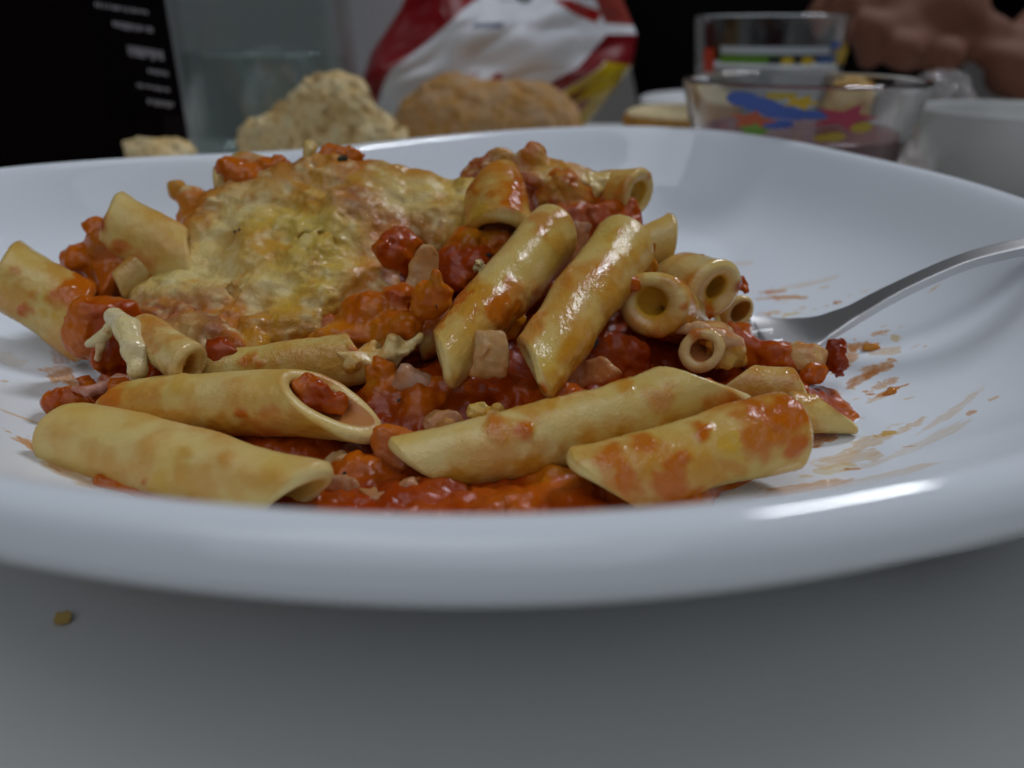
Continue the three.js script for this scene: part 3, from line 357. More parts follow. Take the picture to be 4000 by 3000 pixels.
chunk(SB, 'red and orange sauce lump above the dark hollow at the centre', 'sauce', 1390, 1330, 0.1285, [330, 170, 140], 3, { ...gs, lump: 0.4, c: K.orange, c2: K.film, c3: K.yellow, extra: [[1330, 1330, 70], [1520, 1300, 60]] });
chunk(SB, 'red tomato piece beside the crust edge, left of the tall onion', 'tomato', 1560, 960, 0.1475, [150, 220, 110], 4, { ...gt, lump: 0.35, c: K.red, c2: K.orange, rot: 20 });
chunk(ON, 'tall pale onion piece with a bright glint below the crust edge', 'onion', 1652, 1055, 0.1405, [120, 200, 90], 5, { ...go, round: 0.55, rot: 8 });
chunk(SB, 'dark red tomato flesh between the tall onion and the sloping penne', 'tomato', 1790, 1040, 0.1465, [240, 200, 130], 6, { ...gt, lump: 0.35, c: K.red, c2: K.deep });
chunk(SB, 'orange sauce patch hanging under the upright penne at the centre', 'sauce', 1880, 965, 0.1515, [230, 150, 120], 7, { ...gs, lump: 0.4, c: K.orange, c2: K.film });
chunk(SB, 'orange sauce flap lying across the middle sloping penne', 'sauce', 1690, 1180, 0.1265, [220, 180, 90], 8, { ...gs, lump: 0.4, c: K.orange, c2: K.film, rot: -40, extra: [[1600, 1280, 45]] });
chunk(SB, 'thin orange sauce bridge between the two sloping penne', 'sauce', 1985, 1260, 0.1285, [190, 170, 80], 9, { ...gs, lump: 0.35, c: K.film, c2: K.orange, rot: -30 });
chunk(ON, 'pale upright onion square between the two sloping penne tips', 'onion', 1922, 1385, 0.1160, [150, 205, 70], 10, { ...go, round: 0.35, rot: 4, tilt: 0.1, yaw: 0.15 });
chunk(ON, 'small round onion bit left of the pale onion square', 'onion', 1795, 1385, 0.117, [90, 110, 70], 11, { ...go, round: 0.8, c: [0.66, 0.36, 0.14] });
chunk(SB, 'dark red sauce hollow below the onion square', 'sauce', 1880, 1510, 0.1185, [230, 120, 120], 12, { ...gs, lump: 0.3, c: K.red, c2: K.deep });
chunk(ON, 'purplish translucent onion piece catching a white glint in the hollow', 'onion', 1612, 1500, 0.1165, [170, 120, 110], 13, { ...go, round: 0.4, c: [0.8, 0.52, 0.36], c2: [0.8, 0.36, 0.12], rot: 22 });
chunk(T, 'brownish tomato skin piece under the purplish onion', 'tomato', 1580, 1560, 0.1195, [280, 160, 130], 14, { ...gt, lump: 0.3, c: K.brown, c2: K.red, rot: 14 });
chunk(SB, 'thin orange sauce strip left of the purplish onion', 'sauce', 1480, 1450, 0.1195, [130, 100, 80], 15, { ...gs, lump: 0.45, c: K.orange, c2: K.film, extra: [[1520, 1520, 45]] });
chunk(ON, 'pinkish onion slice right of the sloping penne tip', 'onion', 2300, 1455, 0.1215, [230, 110, 80], 16, { ...go, round: 0.5, rot: -22, c: [0.85, 0.45, 0.2] });
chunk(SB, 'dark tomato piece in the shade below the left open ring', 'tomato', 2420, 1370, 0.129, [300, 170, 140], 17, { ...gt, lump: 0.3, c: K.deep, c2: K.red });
chunk('pasta_scrap', 'torn cream pasta scrap resting on the long front penne', 'pasta', 1895, 1607, 0.1075, [165, 70, 60], 18, { lump: 0.5, c: K.pasta, c2: K.film, mat: M.pasta, rot: 12 });
chunk(ON, 'curved brownish onion slice behind the long front penne', 'onion', 1745, 1660, 0.109, [180, 140, 80], 19, { ...go, c: [0.8, 0.4, 0.18], rot: -35 });
chunk(ON, 'thin curved onion slice right beside the brownish one', 'onion', 1705, 1690, 0.1065, [160, 70, 60], 20, { ...go, c: [0.8, 0.42, 0.18], rot: -30 });
chunk(ON, 'onion slice sunk in sauce behind the front rim', 'onion', 1340, 1900, 0.0955, [190, 100, 70], 21, { ...go, round: 0.6, c: [0.8, 0.4, 0.2] });
chunk(ON, 'pink onion slice touching the front rim at the centre', 'onion', 1500, 1950, 0.0925, [260, 80, 60], 22, { ...go, c: [0.85, 0.42, 0.22], rot: -6 });
chunk(T, 'dark glossy aubergine coloured piece under the penne with the open mouth', 'tomato', 1400, 1760, 0.1045, [170, 110, 80], 23, { ...gt, c: [0.12, 0.05, 0.03], c2: K.deep });
chunk(T, 'tomato flesh inside the penne with the slanted mouth', 'tomato', 1265, 1560, 0.1075, [210, 130, 90], 24, { ...gt, lump: 0.35, c: K.red, c2: K.orange, rot: 35 });
chunk(T, 'tomato bead with a glint between the right penne', 'tomato', 2745, 1510, 0.1165, [130, 80, 80], 25, { ...gt, lump: 0.3, c: K.red, c2: K.orange });
chunk(T, 'broad tomato piece lying along the fork head', 'tomato', 2990, 1385, 0.1365, [400, 150, 150], 26, { ...gt, lump: 0.4, c: K.red, c2: K.orange, rot: 14, extra: [[2800, 1330, 55], [2720, 1310, 50]] });
chunk('pasta_scrap', 'pale pasta scrap on the tomato at the right end of the heap', 'pasta', 3150, 1395, 0.1315, [150, 120, 90], 27, { lump: 0.35, round: 0.4, c: [0.66, 0.4, 0.16], c2: K.orange, mat: M.pasta, rot: 8 });
chunk(T, 'flat tomato piece covering the tines of the fork', 'tomato', 2860, 1345, 0.1415, [300, 110, 130], 62, { ...gt, lump: 0.35, c: K.red, c2: K.orange, rot: 10 });
chunk(T, 'small round tomato bead at the far right of the heap', 'tomato', 3255, 1400, 0.133, [90, 120, 80], 28, { ...gt, lump: 0.6, c: K.red, c2: K.deep });
chunk(T, 'tomato skin below the pale scrap at right', 'tomato', 3190, 1455, 0.129, [120, 70, 70], 29, { ...gt, lump: 0.3, c: K.red, c2: K.orange });
chunk(SB, 'dripping cheese and sauce knot on the small ring at right', 'sauce', 2850, 1395, 0.1265, [170, 110, 90], 30, { ...gs, lump: 0.5, c: K.film, c2: K.pasta, rot: -10, extra: [[2790, 1330, 50]] });
chunk(T, 'red tomato piece under the yellow penne end', 'tomato', 2410, 835, 0.166, [170, 140, 100], 31, { ...gt, lump: 0.35, c: K.red, c2: K.orange, rot: 25 });
chunk(SB, 'pinkish tomato piece in the hollow behind the sloping pair', 'tomato', 2290, 870, 0.161, [190, 130, 100], 32, { ...gt, lump: 0.35, c: K.pink, c2: K.red });
chunk(ON, 'onion piece with a white glint between the tops of the sloping pair', 'onion', 2255, 945, 0.152, [90, 170, 70], 33, { ...go, round: 0.6, c: [0.8, 0.5, 0.36] });
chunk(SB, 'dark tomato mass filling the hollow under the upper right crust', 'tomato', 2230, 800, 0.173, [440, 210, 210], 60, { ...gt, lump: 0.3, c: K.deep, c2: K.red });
chunk(SB, 'small cheesy lump hanging in the dark hollow at upper right', 'sauce', 2210, 750, 0.168, [120, 110, 80], 34, { ...gs, lump: 0.45, c: K.crust, c2: K.red });
chunk(SB, 'orange sauce lump left of the left open ring', 'sauce', 2455, 1110, 0.1345, [120, 90, 80], 35, { ...gs, lump: 0.5, c: K.red, c2: K.orange });
chunk(SB, 'glossy orange sauce trickle right of the second sloping penne', 'sauce', 2520, 1010, 0.1495, [80, 170, 70], 36, { ...gs, lump: 0.45, c: K.film, c2: K.pale, rot: -25 });
chunk(T, 'tomato shred standing on top of the right ring', 'tomato', 2735, 1010, 0.149, [36, 56, 30], 37, { ...gt, lump: 0.4, rot: 35, c: K.orange, c2: K.brown });
chunk(T, 'tomato shred clinging to the right edge of the right ring', 'tomato', 2895, 1105, 0.1455, [44, 80, 36], 38, { ...gt, lump: 0.5, rot: -10 });
chunk(T, 'red tomato piece under the melted cheese at far left', 'tomato', 440, 1390, 0.128, [150, 180, 110], 39, { ...gt, lump: 0.35, c: K.red, c2: K.orange });
chunk(T, 'orange tomato lump below the far left penne', 'tomato', 400, 1260, 0.1365, [110, 110, 80], 40, { ...gt, lump: 0.35, c: K.orange, c2: K.red });
chunk(T, 'tomato skin curled over the second left penne', 'tomato', 330, 1545, 0.1165, [270, 70, 90], 41, { ...gt, lump: 0.75, c: K.orange, c2: K.red, rot: -4, extra: [[220, 1570, 50], [470, 1510, 45]] });
chunk(T, 'red onion edged tomato strip left of the centre', 'tomato', 530, 1510, 0.119, [260, 70, 80], 42, { ...gt, lump: 0.35, c: K.red, c2: K.pink, rot: -10 });
chunk(SB, 'dark orange sauce in the shade between two left penne', 'sauce', 440, 1040, 0.1585, [330, 260, 150], 43, { ...gs, lump: 0.35, c: K.orange, c2: K.brown, extra: [[330, 1010, 70], [420, 950, 60], [460, 1150, 90]] });
chunk(SB, 'red tomato flesh under the left melted cheese', 'tomato', 860, 1370, 0.124, [170, 130, 100], 44, { ...gt, lump: 0.4, c: K.red, c2: K.deep });
chunk(SB, 'orange crusted sauce on the back edge of the heap', 'sauce', 1330, 615, 0.1755, [190, 110, 90], 45, { ...gs, lump: 0.55, c: K.orange, c2: K.red });
chunk(SB, 'orange red sauce ridge at the upper left back of the crust', 'sauce', 1010, 670, 0.1745, [300, 110, 90], 46, { ...gs, lump: 0.5, c: K.orange, c2: K.red, rot: -12 });
chunk('cheese_crumb', 'tiny white cheese crumb on the upper edge of the middle sloping penne', 'cheese', 1872, 1042, 0.1405, [44, 46, 36], 47, { lump: 0.9, freq: 1.6, c: K.white, c2: K.pale, mat: M.bread });
chunk(SB, 'red sauce pooled below the coated front right penne', 'sauce', 2560, 1915, 0.0935, [330, 110, 80], 48, { ...gs, lump: 0.3, c: K.red, c2: K.orange });
chunk(SB, 'peeled pasta skin hanging below the long front penne', 'sauce', 2180, 1900, 0.0965, [70, 150, 50], 49, { ...gs, lump: 0.3, c: K.film, c2: K.orange, rot: -20 });
chunk('pasta_strip', 'torn pale pasta strip crossing the hollow left of the centre', 'pasta', 1440, 1400, 0.1215, [430, 74, 110], 63, { lump: 0.5, c: K.pale, c2: K.film, mat: M.pasta, rot: -9, tilt: 0.2, yaw: 0.1 });
MORE();
chunk(ON, 'slim onion strip in the sauce between the lowest penne and the long front one', 'onion', 1330, 1800, 0.1005, [170, 60, 60], 81, { ...go, rot: -18 });
chunk(ON, 'small onion piece beside the open end of the lowest left penne', 'onion', 1230, 1850, 0.0975, [110, 80, 60], 82, { ...go, round: 0.5, rot: 30 });
chunk(T, 'tomato skin curl in the sauce below the tip of the long front penne', 'tomato', 1640, 1900, 0.0965, [190, 70, 70], 83, { ...gt, lump: 0.55, c: K.orange, c2: K.red, rot: 12 });
// ------------------------------------------------------------------ sauce that fills the heap, one wet mass with its lumps
{
  const poly = polyXZ([[330, 1480], [230, 1590], [290, 1780, 0.1], [380, 1960, 0.0925], [800, 2060, 0.0865], [1500, 2085, 0.0845], [2300, 2070, 0.0855], [2720, 2000, 0.0895], [2960, 1870], [3120, 1720], [3330, 1650, 0.116], [3370, 1600, 0.12], [3310, 1450, 0.131], [3180, 1410, 0.135], [3000, 1370, 0.1385], [2860, 1290, 0.146], [2760, 1150, 0.155], [2640, 1010, 0.162], [2560, 860], [2420, 740], [2250, 690], [1900, 660], [1330, 640], [1000, 690], [720, 800], [560, 1000], [330, 1120], [370, 1300]]);
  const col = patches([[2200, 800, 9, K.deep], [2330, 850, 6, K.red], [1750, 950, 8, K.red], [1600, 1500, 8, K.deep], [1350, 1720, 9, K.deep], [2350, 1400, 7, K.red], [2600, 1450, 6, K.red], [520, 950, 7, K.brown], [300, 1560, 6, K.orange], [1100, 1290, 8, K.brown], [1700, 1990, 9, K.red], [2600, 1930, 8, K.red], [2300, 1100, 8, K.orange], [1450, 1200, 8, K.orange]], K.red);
  const NX = 270, NZ = 160, st = 0.0009, X0 = -0.125, Z0 = -0.212, HG = new Float32Array(NX * NZ), PG = new Float32Array(NX * NZ);
  for (let j = 0; j < NZ; j++) for (let i = 0; i < NX; i++) {
    const x = X0 + i * st, z = Z0 + j * st, base = plateY(x, z), lump = fbm(x * 180, z * 180, 1.7, 3), big = fbm(x * 70, z * 70, 5.1, 2), edge = polyDist(poly, x, z) + 0.0022 * lump;
    const k = sstep(0.0005, -0.009, edge), film = sstep(0.0006, -0.0012, edge), top = Math.max(mound(x, z) - 0.0058 + 0.0042 * big, base);
    HG[j * NX + i] = lerp(base - 0.0012, base + 0.0008, film) + k * (top - base + 0.0006); PG[j * NX + i] = edge;
  }
  const bil = (G, x, z) => { const u = clamp((x - X0) / st, 0, NX - 1.01), v = clamp((z - Z0) / st, 0, NZ - 1.01), i = Math.floor(u), j = Math.floor(v), a = u - i, b = v - j, o = j * NX + i; return lerp(lerp(G[o], G[o + 1], a), lerp(G[o + NX], G[o + NX + 1], a), b); };
  const f = (x, y, z) => {
    let d = (y - bil(HG, x, z)) * 0.62; if (d < 0.006) d += 0.001 * fbm(x * 330, y * 330, z * 330, 2) * sstep(0.001, -0.004, bil(PG, x, z));
    const e = bil(PG, x, z); if (e > 0) d = Math.max(d, (e - 0.0015) * 0.6);
    for (const b of LUMPS) { const q = Math.hypot(x - b.c.x, y - b.c.y, z - b.c.z); if (q < b.R + 0.006) d = smin(d, b.f(x, y, z), 0.0034); }
    return d + (Math.abs(d) < 0.003 ? 0.00016 * noise(x * 700, y * 700, z * 700) + 0.00005 * noise(x * 1600, y * 1600, z * 1600) : 0);
  };
  const g = iso(V3(-0.122, 0.004, -0.208), V3(0.112, 0.052, -0.0715), 0.0005, f, (x, y, z) => {
    let c = col(x, y, z), w = 0; for (const b of LUMPS) { const q = b.f(x, y, z); if (q < 0.0022 && Math.hypot(x - b.c.x, y - b.c.y, z - b.c.z) < b.R + 0.003) { const k = clamp(1 - q / 0.0022); c = mix3(c, b.col(x, y, z), k * 0.85); w = Math.max(w, k); } }
    const n = fbm(x * 150, y * 150, z * 150, 3), big = fbm(x * 70, z * 70, 5.1, 2), e = bil(PG, x, z);
    c = mix3(c, K.orange, clamp(0.15 + 1.2 * n) * 0.55); c = mix3(c, K.deep, clamp(-0.05 - 1.5 * big) * (1 - w)); return mix3(c, K.orange, sstep(-0.004, 0, e));
  });
  tag(mesh('tomato_sauce', g, M.sauce), 'wet orange red tomato sauce filling the gaps between the pasta', 'sauce', null, 'stuff');
}
// strips and strings of cheese and torn pasta
function strip(name, label, cat, pts, r, c, mat, flat = 0.5) {
  const P = pts.map(([x, y, D, q = 1]) => [at(x, y, D), q * r / 1000]), caps = []; for (let i = 0; i < P.length - 1; i++) caps.push(cap(P[i][0], P[i + 1][0], P[i][1], P[i + 1][1]));
  const lo = V3(9, 9, 9), hi = V3(-9, -9, -9); for (const [p, q] of P) { lo.min(p.clone().addScalar(-q - 0.0012)); hi.max(p.clone().addScalar(q + 0.0012)); }
  const u = smooth(caps, 0.0012), g = iso(lo, hi, 0.00032, (x, y, z) => u(x, y, z) + 0.00035 * fbm(x * 420, y * 420, z * 420, 2), (x, y, z) => { const n = fbm(x * 220, y * 220, z * 220, 2); return mix3(c[0], c[1], clamp(0.35 + 1.2 * n)); });
  const mo = mesh(name, g, mat); rest(g, mo); return tag(mo, label, cat);
}
strip('cheese_string', 'thick white cheese string drooping at the lower left', 'cheese', [[450, 1240, 0.1255, 1], [500, 1290, 0.1225, 1.25], [530, 1370, 0.119, 1.15], [540, 1440, 0.117, 0.8], [520, 1490, 0.117, 0.4]], 1.7, [[0.78, 0.66, 0.4], K.cream], M.cheese);
strip('cheese_string', 'thin white cheese string left of the thick one', 'cheese', [[450, 1250, 0.1255, 1], [400, 1320, 0.1245, 1], [350, 1345, 0.1245, 0.8]], 1.0, [K.white, K.cream], M.cheese);
strip('cheese_string', 'fine cheese thread dangling between the two strings', 'cheese', [[420, 1290, 0.1245, 1], [395, 1350, 0.124, 0.8], [382, 1400, 0.1235, 0.7]], 0.7, [K.white, K.film], M.cheese);
strip('onion_strand', 'thin curved pink strand over the sauce at lower left', 'onion', [[290, 1520, 0.1155, 0.8], [345, 1530, 0.114, 1], [400, 1515, 0.115, 1], [460, 1480, 0.117, 0.9], [530, 1475, 0.1175, 0.8]], 0.75, [[0.6, 0.28, 0.2], K.pink], M.pasta);
strip('cheese_string', 'glossy cheese loop on the tomato near the fork', 'cheese', [[2640, 1280, 0.131, 0.8], [2740, 1290, 0.1275, 1], [2820, 1320, 0.1265, 1.1], [2880, 1340, 0.127, 1]], 1.35, [[0.66, 0.4, 0.2], K.orange], M.pasta);
strip('cheese_string', 'pale cheese shred standing on the crest at the back', 'cheese', [[1205, 620, 0.174, 1], [1210, 590, 0.1745, 1], [1200, 562, 0.1745, 0.8]], 1.1, [K.cream, K.crust], M.cheese);
// herbs and pepper
function fleck(label, px, py, D, w, hh, rot, mat = M.herb, group = 'tiny dark herb flecks', name = 'herb_fleck', sink = 0) {
  const c = at(px, py, D), sc = c.distanceTo(camera.position) / FPX, g = new THREE.IcosahedronGeometry(1, 2), p = g.attributes.position;
  for (let i = 0; i < p.count; i++) { const x = p.getX(i), y = p.getY(i), z = p.getZ(i), n = 1 + 0.4 * noise(x * 1.7 + px, y * 1.7, z * 1.7 + py); p.setXYZ(i, x * n * w / 2 * sc, y * n * hh / 2 * sc, z * n * Math.min(w, hh) / 3 * sc); }
  g.computeVertexNormals(); const m = mesh(name, g, mat); m.position.copy(c); m.rotation.set(-PITCH, 0, -rot * Math.PI / 180, 'YXZ'); return tag(m, label, 'herb', group);
}
scene.updateMatrixWorld(true);
const FOOD = scene.children.filter((o) => o.isMesh && o.name !== 'table'), RC = new THREE.Raycaster();
function touch(px, py) { const d = at(px, py, 0.2).sub(camera.position).normalize(); RC.set(camera.position, d); const h = RC.intersectObjects(FOOD, false)[0]; return h ? -h.point.z : pileD(px, py); }
fleck('square black pepper flake on the coated front right penne', 2916, 1634, touch(2916, 1634), 36, 44, 28, M.herb, null, 'pepper_flake');
fleck('thin brown herb sliver on the long front penne', 2568, 1628, touch(2568, 1628), 100, 24, 14, M.sliver, null, 'herb_sliver');
fleck('dark green herb flake on top of the middle sloping penne', 2160, 836, touch(2160, 836), 66, 24, 4, M.herb, null, 'herb_leaf');
fleck('dark herb flake in the red sauce on the back crest', 1335, 625, touch(1335, 625), 46, 30, -30, new THREE.MeshStandardMaterial({ color: 0x2c2a10, roughness: 0.7 }), null, 'herb_leaf');
fleck('dark herb piece in the hollow beside the second sloping penne', 2322, 1345, touch(2322, 1345), 24, 40, 25, M.herb, null, 'herb_leaf');
const FN = ['round dark fleck in the red sauce left of the white crumb', 'dark fleck at the middle of the lowest left penne', 'tiny dark fleck near the left end of the lowest left penne', 'thin dark fleck right of the one at the left end of the lowest penne', 'dark fleck on the upper edge of the second left penne', 'dark fleck inside the open mouth of the second left penne', 'dark fleck in the sauce between the two left penne and the front penne', 'larger dark fleck at the open end of the lowest left penne', 'slanted dark fleck in the sauce left of the coated front penne', 'tiny dark dot beside the cream pasta scrap', 'tiny dark dot near the left tip of the long front penne', 'tiny dark dot above the herb sliver on the long front penne', 'thin dark thread of herb on the middle sloping penne', 'tiny dark dot on the right open ring', 'tiny dark dot near the rim on the lowest left penne', 'slanted dark fleck on the brown tomato skin in the hollow', 'small dark spot on the left half of the cheese crust', 'small dark fleck on the sauce below the left open ring', 'very small dark dot on the left open ring', 'tiny dark fleck at the right end of the coated front penne', 'browned speck beside the dark spot on the cheese crust'];
[[1908, 998, 24, 22, 0], [673, 1790, 15, 15, 0], [308, 1688, 9, 12, 0], [380, 1690, 13, 6, 20], [398, 1604, 12, 5, 0], [1352, 1617, 11, 11, 0], [1345, 1850, 16, 16, 0], [1078, 1935, 22, 22, 20], [2370, 1858, 12, 22, 30], [1834, 1632, 8, 8, 0], [1675, 1830, 8, 8, 0], [2650, 1595, 7, 7, 0], [1705, 1195, 6, 22, 0], [2760, 1120, 7, 7, 0], [915, 1940, 9, 9, 0], [1558, 1566, 12, 20, 40], [920, 905, 16, 12, 0], [2605, 1325, 8, 14, 20], [2620, 1262, 8, 5, 0], [3075, 1668, 6, 10, 0], [935, 900, 10, 16, 0]].forEach(([x, y, w, h, r], k) => fleck(FN[k], x, y, touch(x, y), w, h, r));
// drops of sauce that stand on the glaze
for (const [px, py, w, h, rot, lab] of [[3470, 1532, 90, 26, -22, 'long orange sauce drop on the plate right of the heap'], [3012, 1265, 46, 34, 0, 'round orange sauce drop behind the fork neck'], [3265, 1182, 24, 24, 0, 'small round sauce drop beside the upper part of the fork'], [3410, 1362, 60, 34, -10, 'sauce drop on the plate under the fork neck']]) {
  let a = 0.05, b = 0.3; for (let i = 0; i < 40; i++) { const m = (a + b) / 2, p = at(px, py, m); if (p.y > plateY(p.x, p.z)) a = m; else b = m; }
  chunk('sauce_drop', lab, 'sauce', px, py, a, [w, h, w * 0.5], px, { lump: 0.35, c: K.orange, c2: K.film, rot, group: 'sauce drops on the plate' });
}
{ const p = at(247, 2412, 0.085); const g = new THREE.IcosahedronGeometry(0.0009, 3), a = g.attributes.position; for (let i = 0; i < a.count; i++) { const n = 1 + 0.35 * noise(a.getX(i) * 1800, a.getY(i) * 1800, a.getZ(i) * 1800); a.setXYZ(i, a.getX(i) * n * 1.2, a.getY(i) * n * 0.8, a.getZ(i) * n); } g.computeVertexNormals();
  let D = 0.05; for (; D < 0.2; D += 0.0002) if (at(247, 2412, D).y < 0.0008) break; const m = mesh('crumb', g, new THREE.MeshStandardMaterial({ color: 0xc9a55c, roughness: 0.8 })); m.position.copy(at(247, 2412, D)); tag(m, 'small yellow crumb on the table at the lower left', 'crumb'); }

// ------------------------------------------------------------------ fork
{
  const f = thing('fork', 'steel fork resting on the plate with its tines under the pasta', 'fork'), O = at(3250, 1290, 0.148); f.position.copy(O);
  const path = new THREE.CatmullRomCurve3([[2960, 1325, 0.150], [3130, 1312, 0.150], [3300, 1245, 0.149], [3450, 1165, 0.148], [3600, 1092, 0.147], [3760, 1025, 0.146], [3900, 985, 0.145], [4020, 962, 0.144], [4200, 945, 0.142], [4500, 940, 0.138], [4900, 960, 0.132], [5300, 990, 0.126]].map((q) => at(...q).sub(O)), false, 'catmullrom', 0.5);
  const wid = [[0, 10], [0.05, 9.5], [0.1, 7], [0.14, 4.4], [0.2, 2.7], [0.3, 2.1], [0.42, 2.0], [0.6, 2.7], [0.8, 4.2], [0.95, 4.6], [1, 3]], thk = [[0, 0.6], [0.1, 0.65], [0.18, 0.95], [0.3, 1.05], [0.6, 1.0], [1, 0.8]];
  const side = V3(-0.18, 0.0, -1).normalize(), NS = 140, NC = 40;
  const g = gridGeo(NS, NC, (i, j) => {
    const t = i / (NS - 1), p = path.getPointAt(t), tn = path.getTangentAt(t), up = V3().crossVectors(tn, side).normalize(); if (up.y < 0) up.negate(); const sd = V3().crossVectors(up, tn).normalize();
    const a = j / NC * 2 * Math.PI, cs = Math.cos(a), sn = Math.sin(a), w = interp(wid, t) / 1000, h = interp(thk, t) / 1000, e = (v) => Math.sign(v) * Math.abs(v) ** 0.32, end = t < 0.001 || t > 0.999 ? 0.02 : 1;
    const X = e(cs) * w * end, dish = t < 0.12 ? (X / w) ** 2 * 0.0016 * (1 - t / 0.12) : 0;
    return { p: p.clone().addScaledVector(sd, X).addScaledVector(up, e(sn) * h * end + dish), uv: [j / NC * 0.02, t * 0.15] };
  }, true, false, false);
  mesh('handle', g, M.steel, f);
  const p0 = path.getPointAt(0), tn = path.getTangentAt(0), sd = V3().crossVectors(V3(0, 1, 0), tn).normalize();
  for (let k = 0; k < 4; k++) { const o = sd.clone().multiplyScalar((k - 1.5) * 0.0062), c = new THREE.CatmullRomCurve3([p0.clone().add(o).addScaledVector(tn, 0.004), p0.clone().add(o).addScaledVector(tn, -0.015).add(V3(0, -0.001, 0)), p0.clone().add(o).addScaledVector(tn, -0.04).add(V3(0, 0.002, 0))]); mesh('tine', new THREE.TubeGeometry(c, 16, 0.0012, 8), M.steel, f); }
}

// ------------------------------------------------------------------ behind the plate: bread, bottle, bag, tumblers, bowl
const pxm = (D, px, py) => { const v = (1500 - py) / FPX; return D / (CP + SP * v) / FPX; };    // metres per photo pixel there
function breadPiece(label, D, list, seed, o) {
  const parts = list.map(([px, py, rx, ry, rz = Math.min(rx, ry)]) => { const s = pxm(D, px, py); return ell(at(px, py, D), [rx * s, ry * s, rz * s]); }), u = smooth(parts, 0.012);
  const lo = V3(9, 9, 9), hi = V3(-9, -9, -9); for (const [px, py, rx, ry] of list) { const s = pxm(D, px, py), c = at(px, py, D), R = Math.max(rx, ry) * s * 1.15 + 0.008; lo.min(c.clone().addScalar(-R)); hi.max(c.clone().addScalar(R)); }
  lo.y = -0.003;
  const rough = o.rough, cut = o.cut ? { n: V3(...o.cut[0]).normalize(), p: at(...o.cut[1]) } : null;
  const f = (x, y, z) => { let d = u(x, y, z) + rough * fbm(x * 110 + seed, y * 110, z * 110, 3) + rough * 0.45 * fbm(x * 420, y * 420 + seed, z * 420, 2) + (o.pores || 0) * Math.max(0, noise(x * 260 + seed, y * 260, z * 260) - 0.1); if (cut) d = smax(d, (x - cut.p.x) * cut.n.x + (y - cut.p.y) * cut.n.y + (z - cut.p.z) * cut.n.z + 0.0012 * fbm(x * 400, y * 400, z * 400, 2), 0.003); return Math.max(d * 0.8, 0.0004 - y); };
  const g = iso(lo, hi, o.h || 0.0011, f, (x, y, z) => { const n = fbm(x * 120, y * 120 + seed, z * 120, 3), sd = cut ? (x - cut.p.x) * cut.n.x + (y - cut.p.y) * cut.n.y + (z - cut.p.z) * cut.n.z : -1; return o.col(x, y, z, n, sd); });
  const m = mesh('bread', g, M.bread); rest(g, m); return tag(m, label, 'bread', null);
}
const CR = { crumb: [0.9, 0.64, 0.28], pale: [0.93, 0.76, 0.44], gold: [0.58, 0.34, 0.1], brown: [0.38, 0.17, 0.04], flour: [0.60, 0.43, 0.29] };
breadPiece('torn pale bread piece standing in front of the water bottle', 0.365, [[1290, 440, 160, 130, 110], [1330, 370, 80, 60, 60], [1120, 530, 150, 80, 90], [1010, 550, 50, 60, 50], [1450, 530, 140, 70, 90], [1230, 640, 230, 150, 120]], 3, { rough: 0.0034, pores: 0.004, h: 0.0009, col: (x, y, z, n) => mix3(mix3(CR.crumb, CR.pale, clamp(0.5 + 1.4 * n)), CR.gold, clamp(-n * 1.5 - 0.2)) });
breadPiece('crusty bread half with browned crust behind the plate', 0.42, [[1820, 520, 290, 190, 200], [2060, 520, 215, 190, 190], [1700, 440, 90, 80, 90], [1760, 350, 55, 40, 50]], 8, { rough: 0.0022, pores: 0.0012, cut: [[-0.34, 0.1, 0.94], [1760, 480, 0.385]], col: (x, y, z, n, sd) => sd > -0.0022 ? mix3(mix3(CR.crumb, [0.5, 0.34, 0.13], 0.6), CR.pale, clamp(0.1 + 1.3 * n)) : mix3(mix3(CR.toast || K.toast, CR.flour, clamp(0.35 + 0.7 * n)), CR.brown, clamp(-n * 1.2 - 0.2)) });
breadPiece('small torn bread piece at the left behind the plate rim', 0.335, [[650, 610, 90, 45, 60], [560, 620, 60, 35, 40], [640, 720, 110, 110, 70]], 5, { rough: 0.005, h: 0.0009, col: (x, y, z, n) => mix3(CR.crumb, CR.pale, clamp(0.4 + 1.4 * n)) });
breadPiece('toasted bread slice lying flat behind the front tumbler', 0.44, [[2640, 460, 200, 60, 170], [2640, 560, 205, 110, 170]], 6, { rough: 0.0008, cut: [[0, 1, 0.05], [2600, 415, 0.44]], col: (x, y, z, n, sd) => sd > -0.0035 ? CR.pale : mix3(K.toast, CR.brown, clamp(0.2 + n)) });
breadPiece('crusty bread chunk seen through the front tumbler', 0.44, [[3320, 430, 110, 100, 100], [3300, 560, 120, 140, 100]], 7, { rough: 0.002, col: (x, y, z, n) => mix3(K.toast, CR.crumb, clamp(0.5 + 1.5 * n)) });

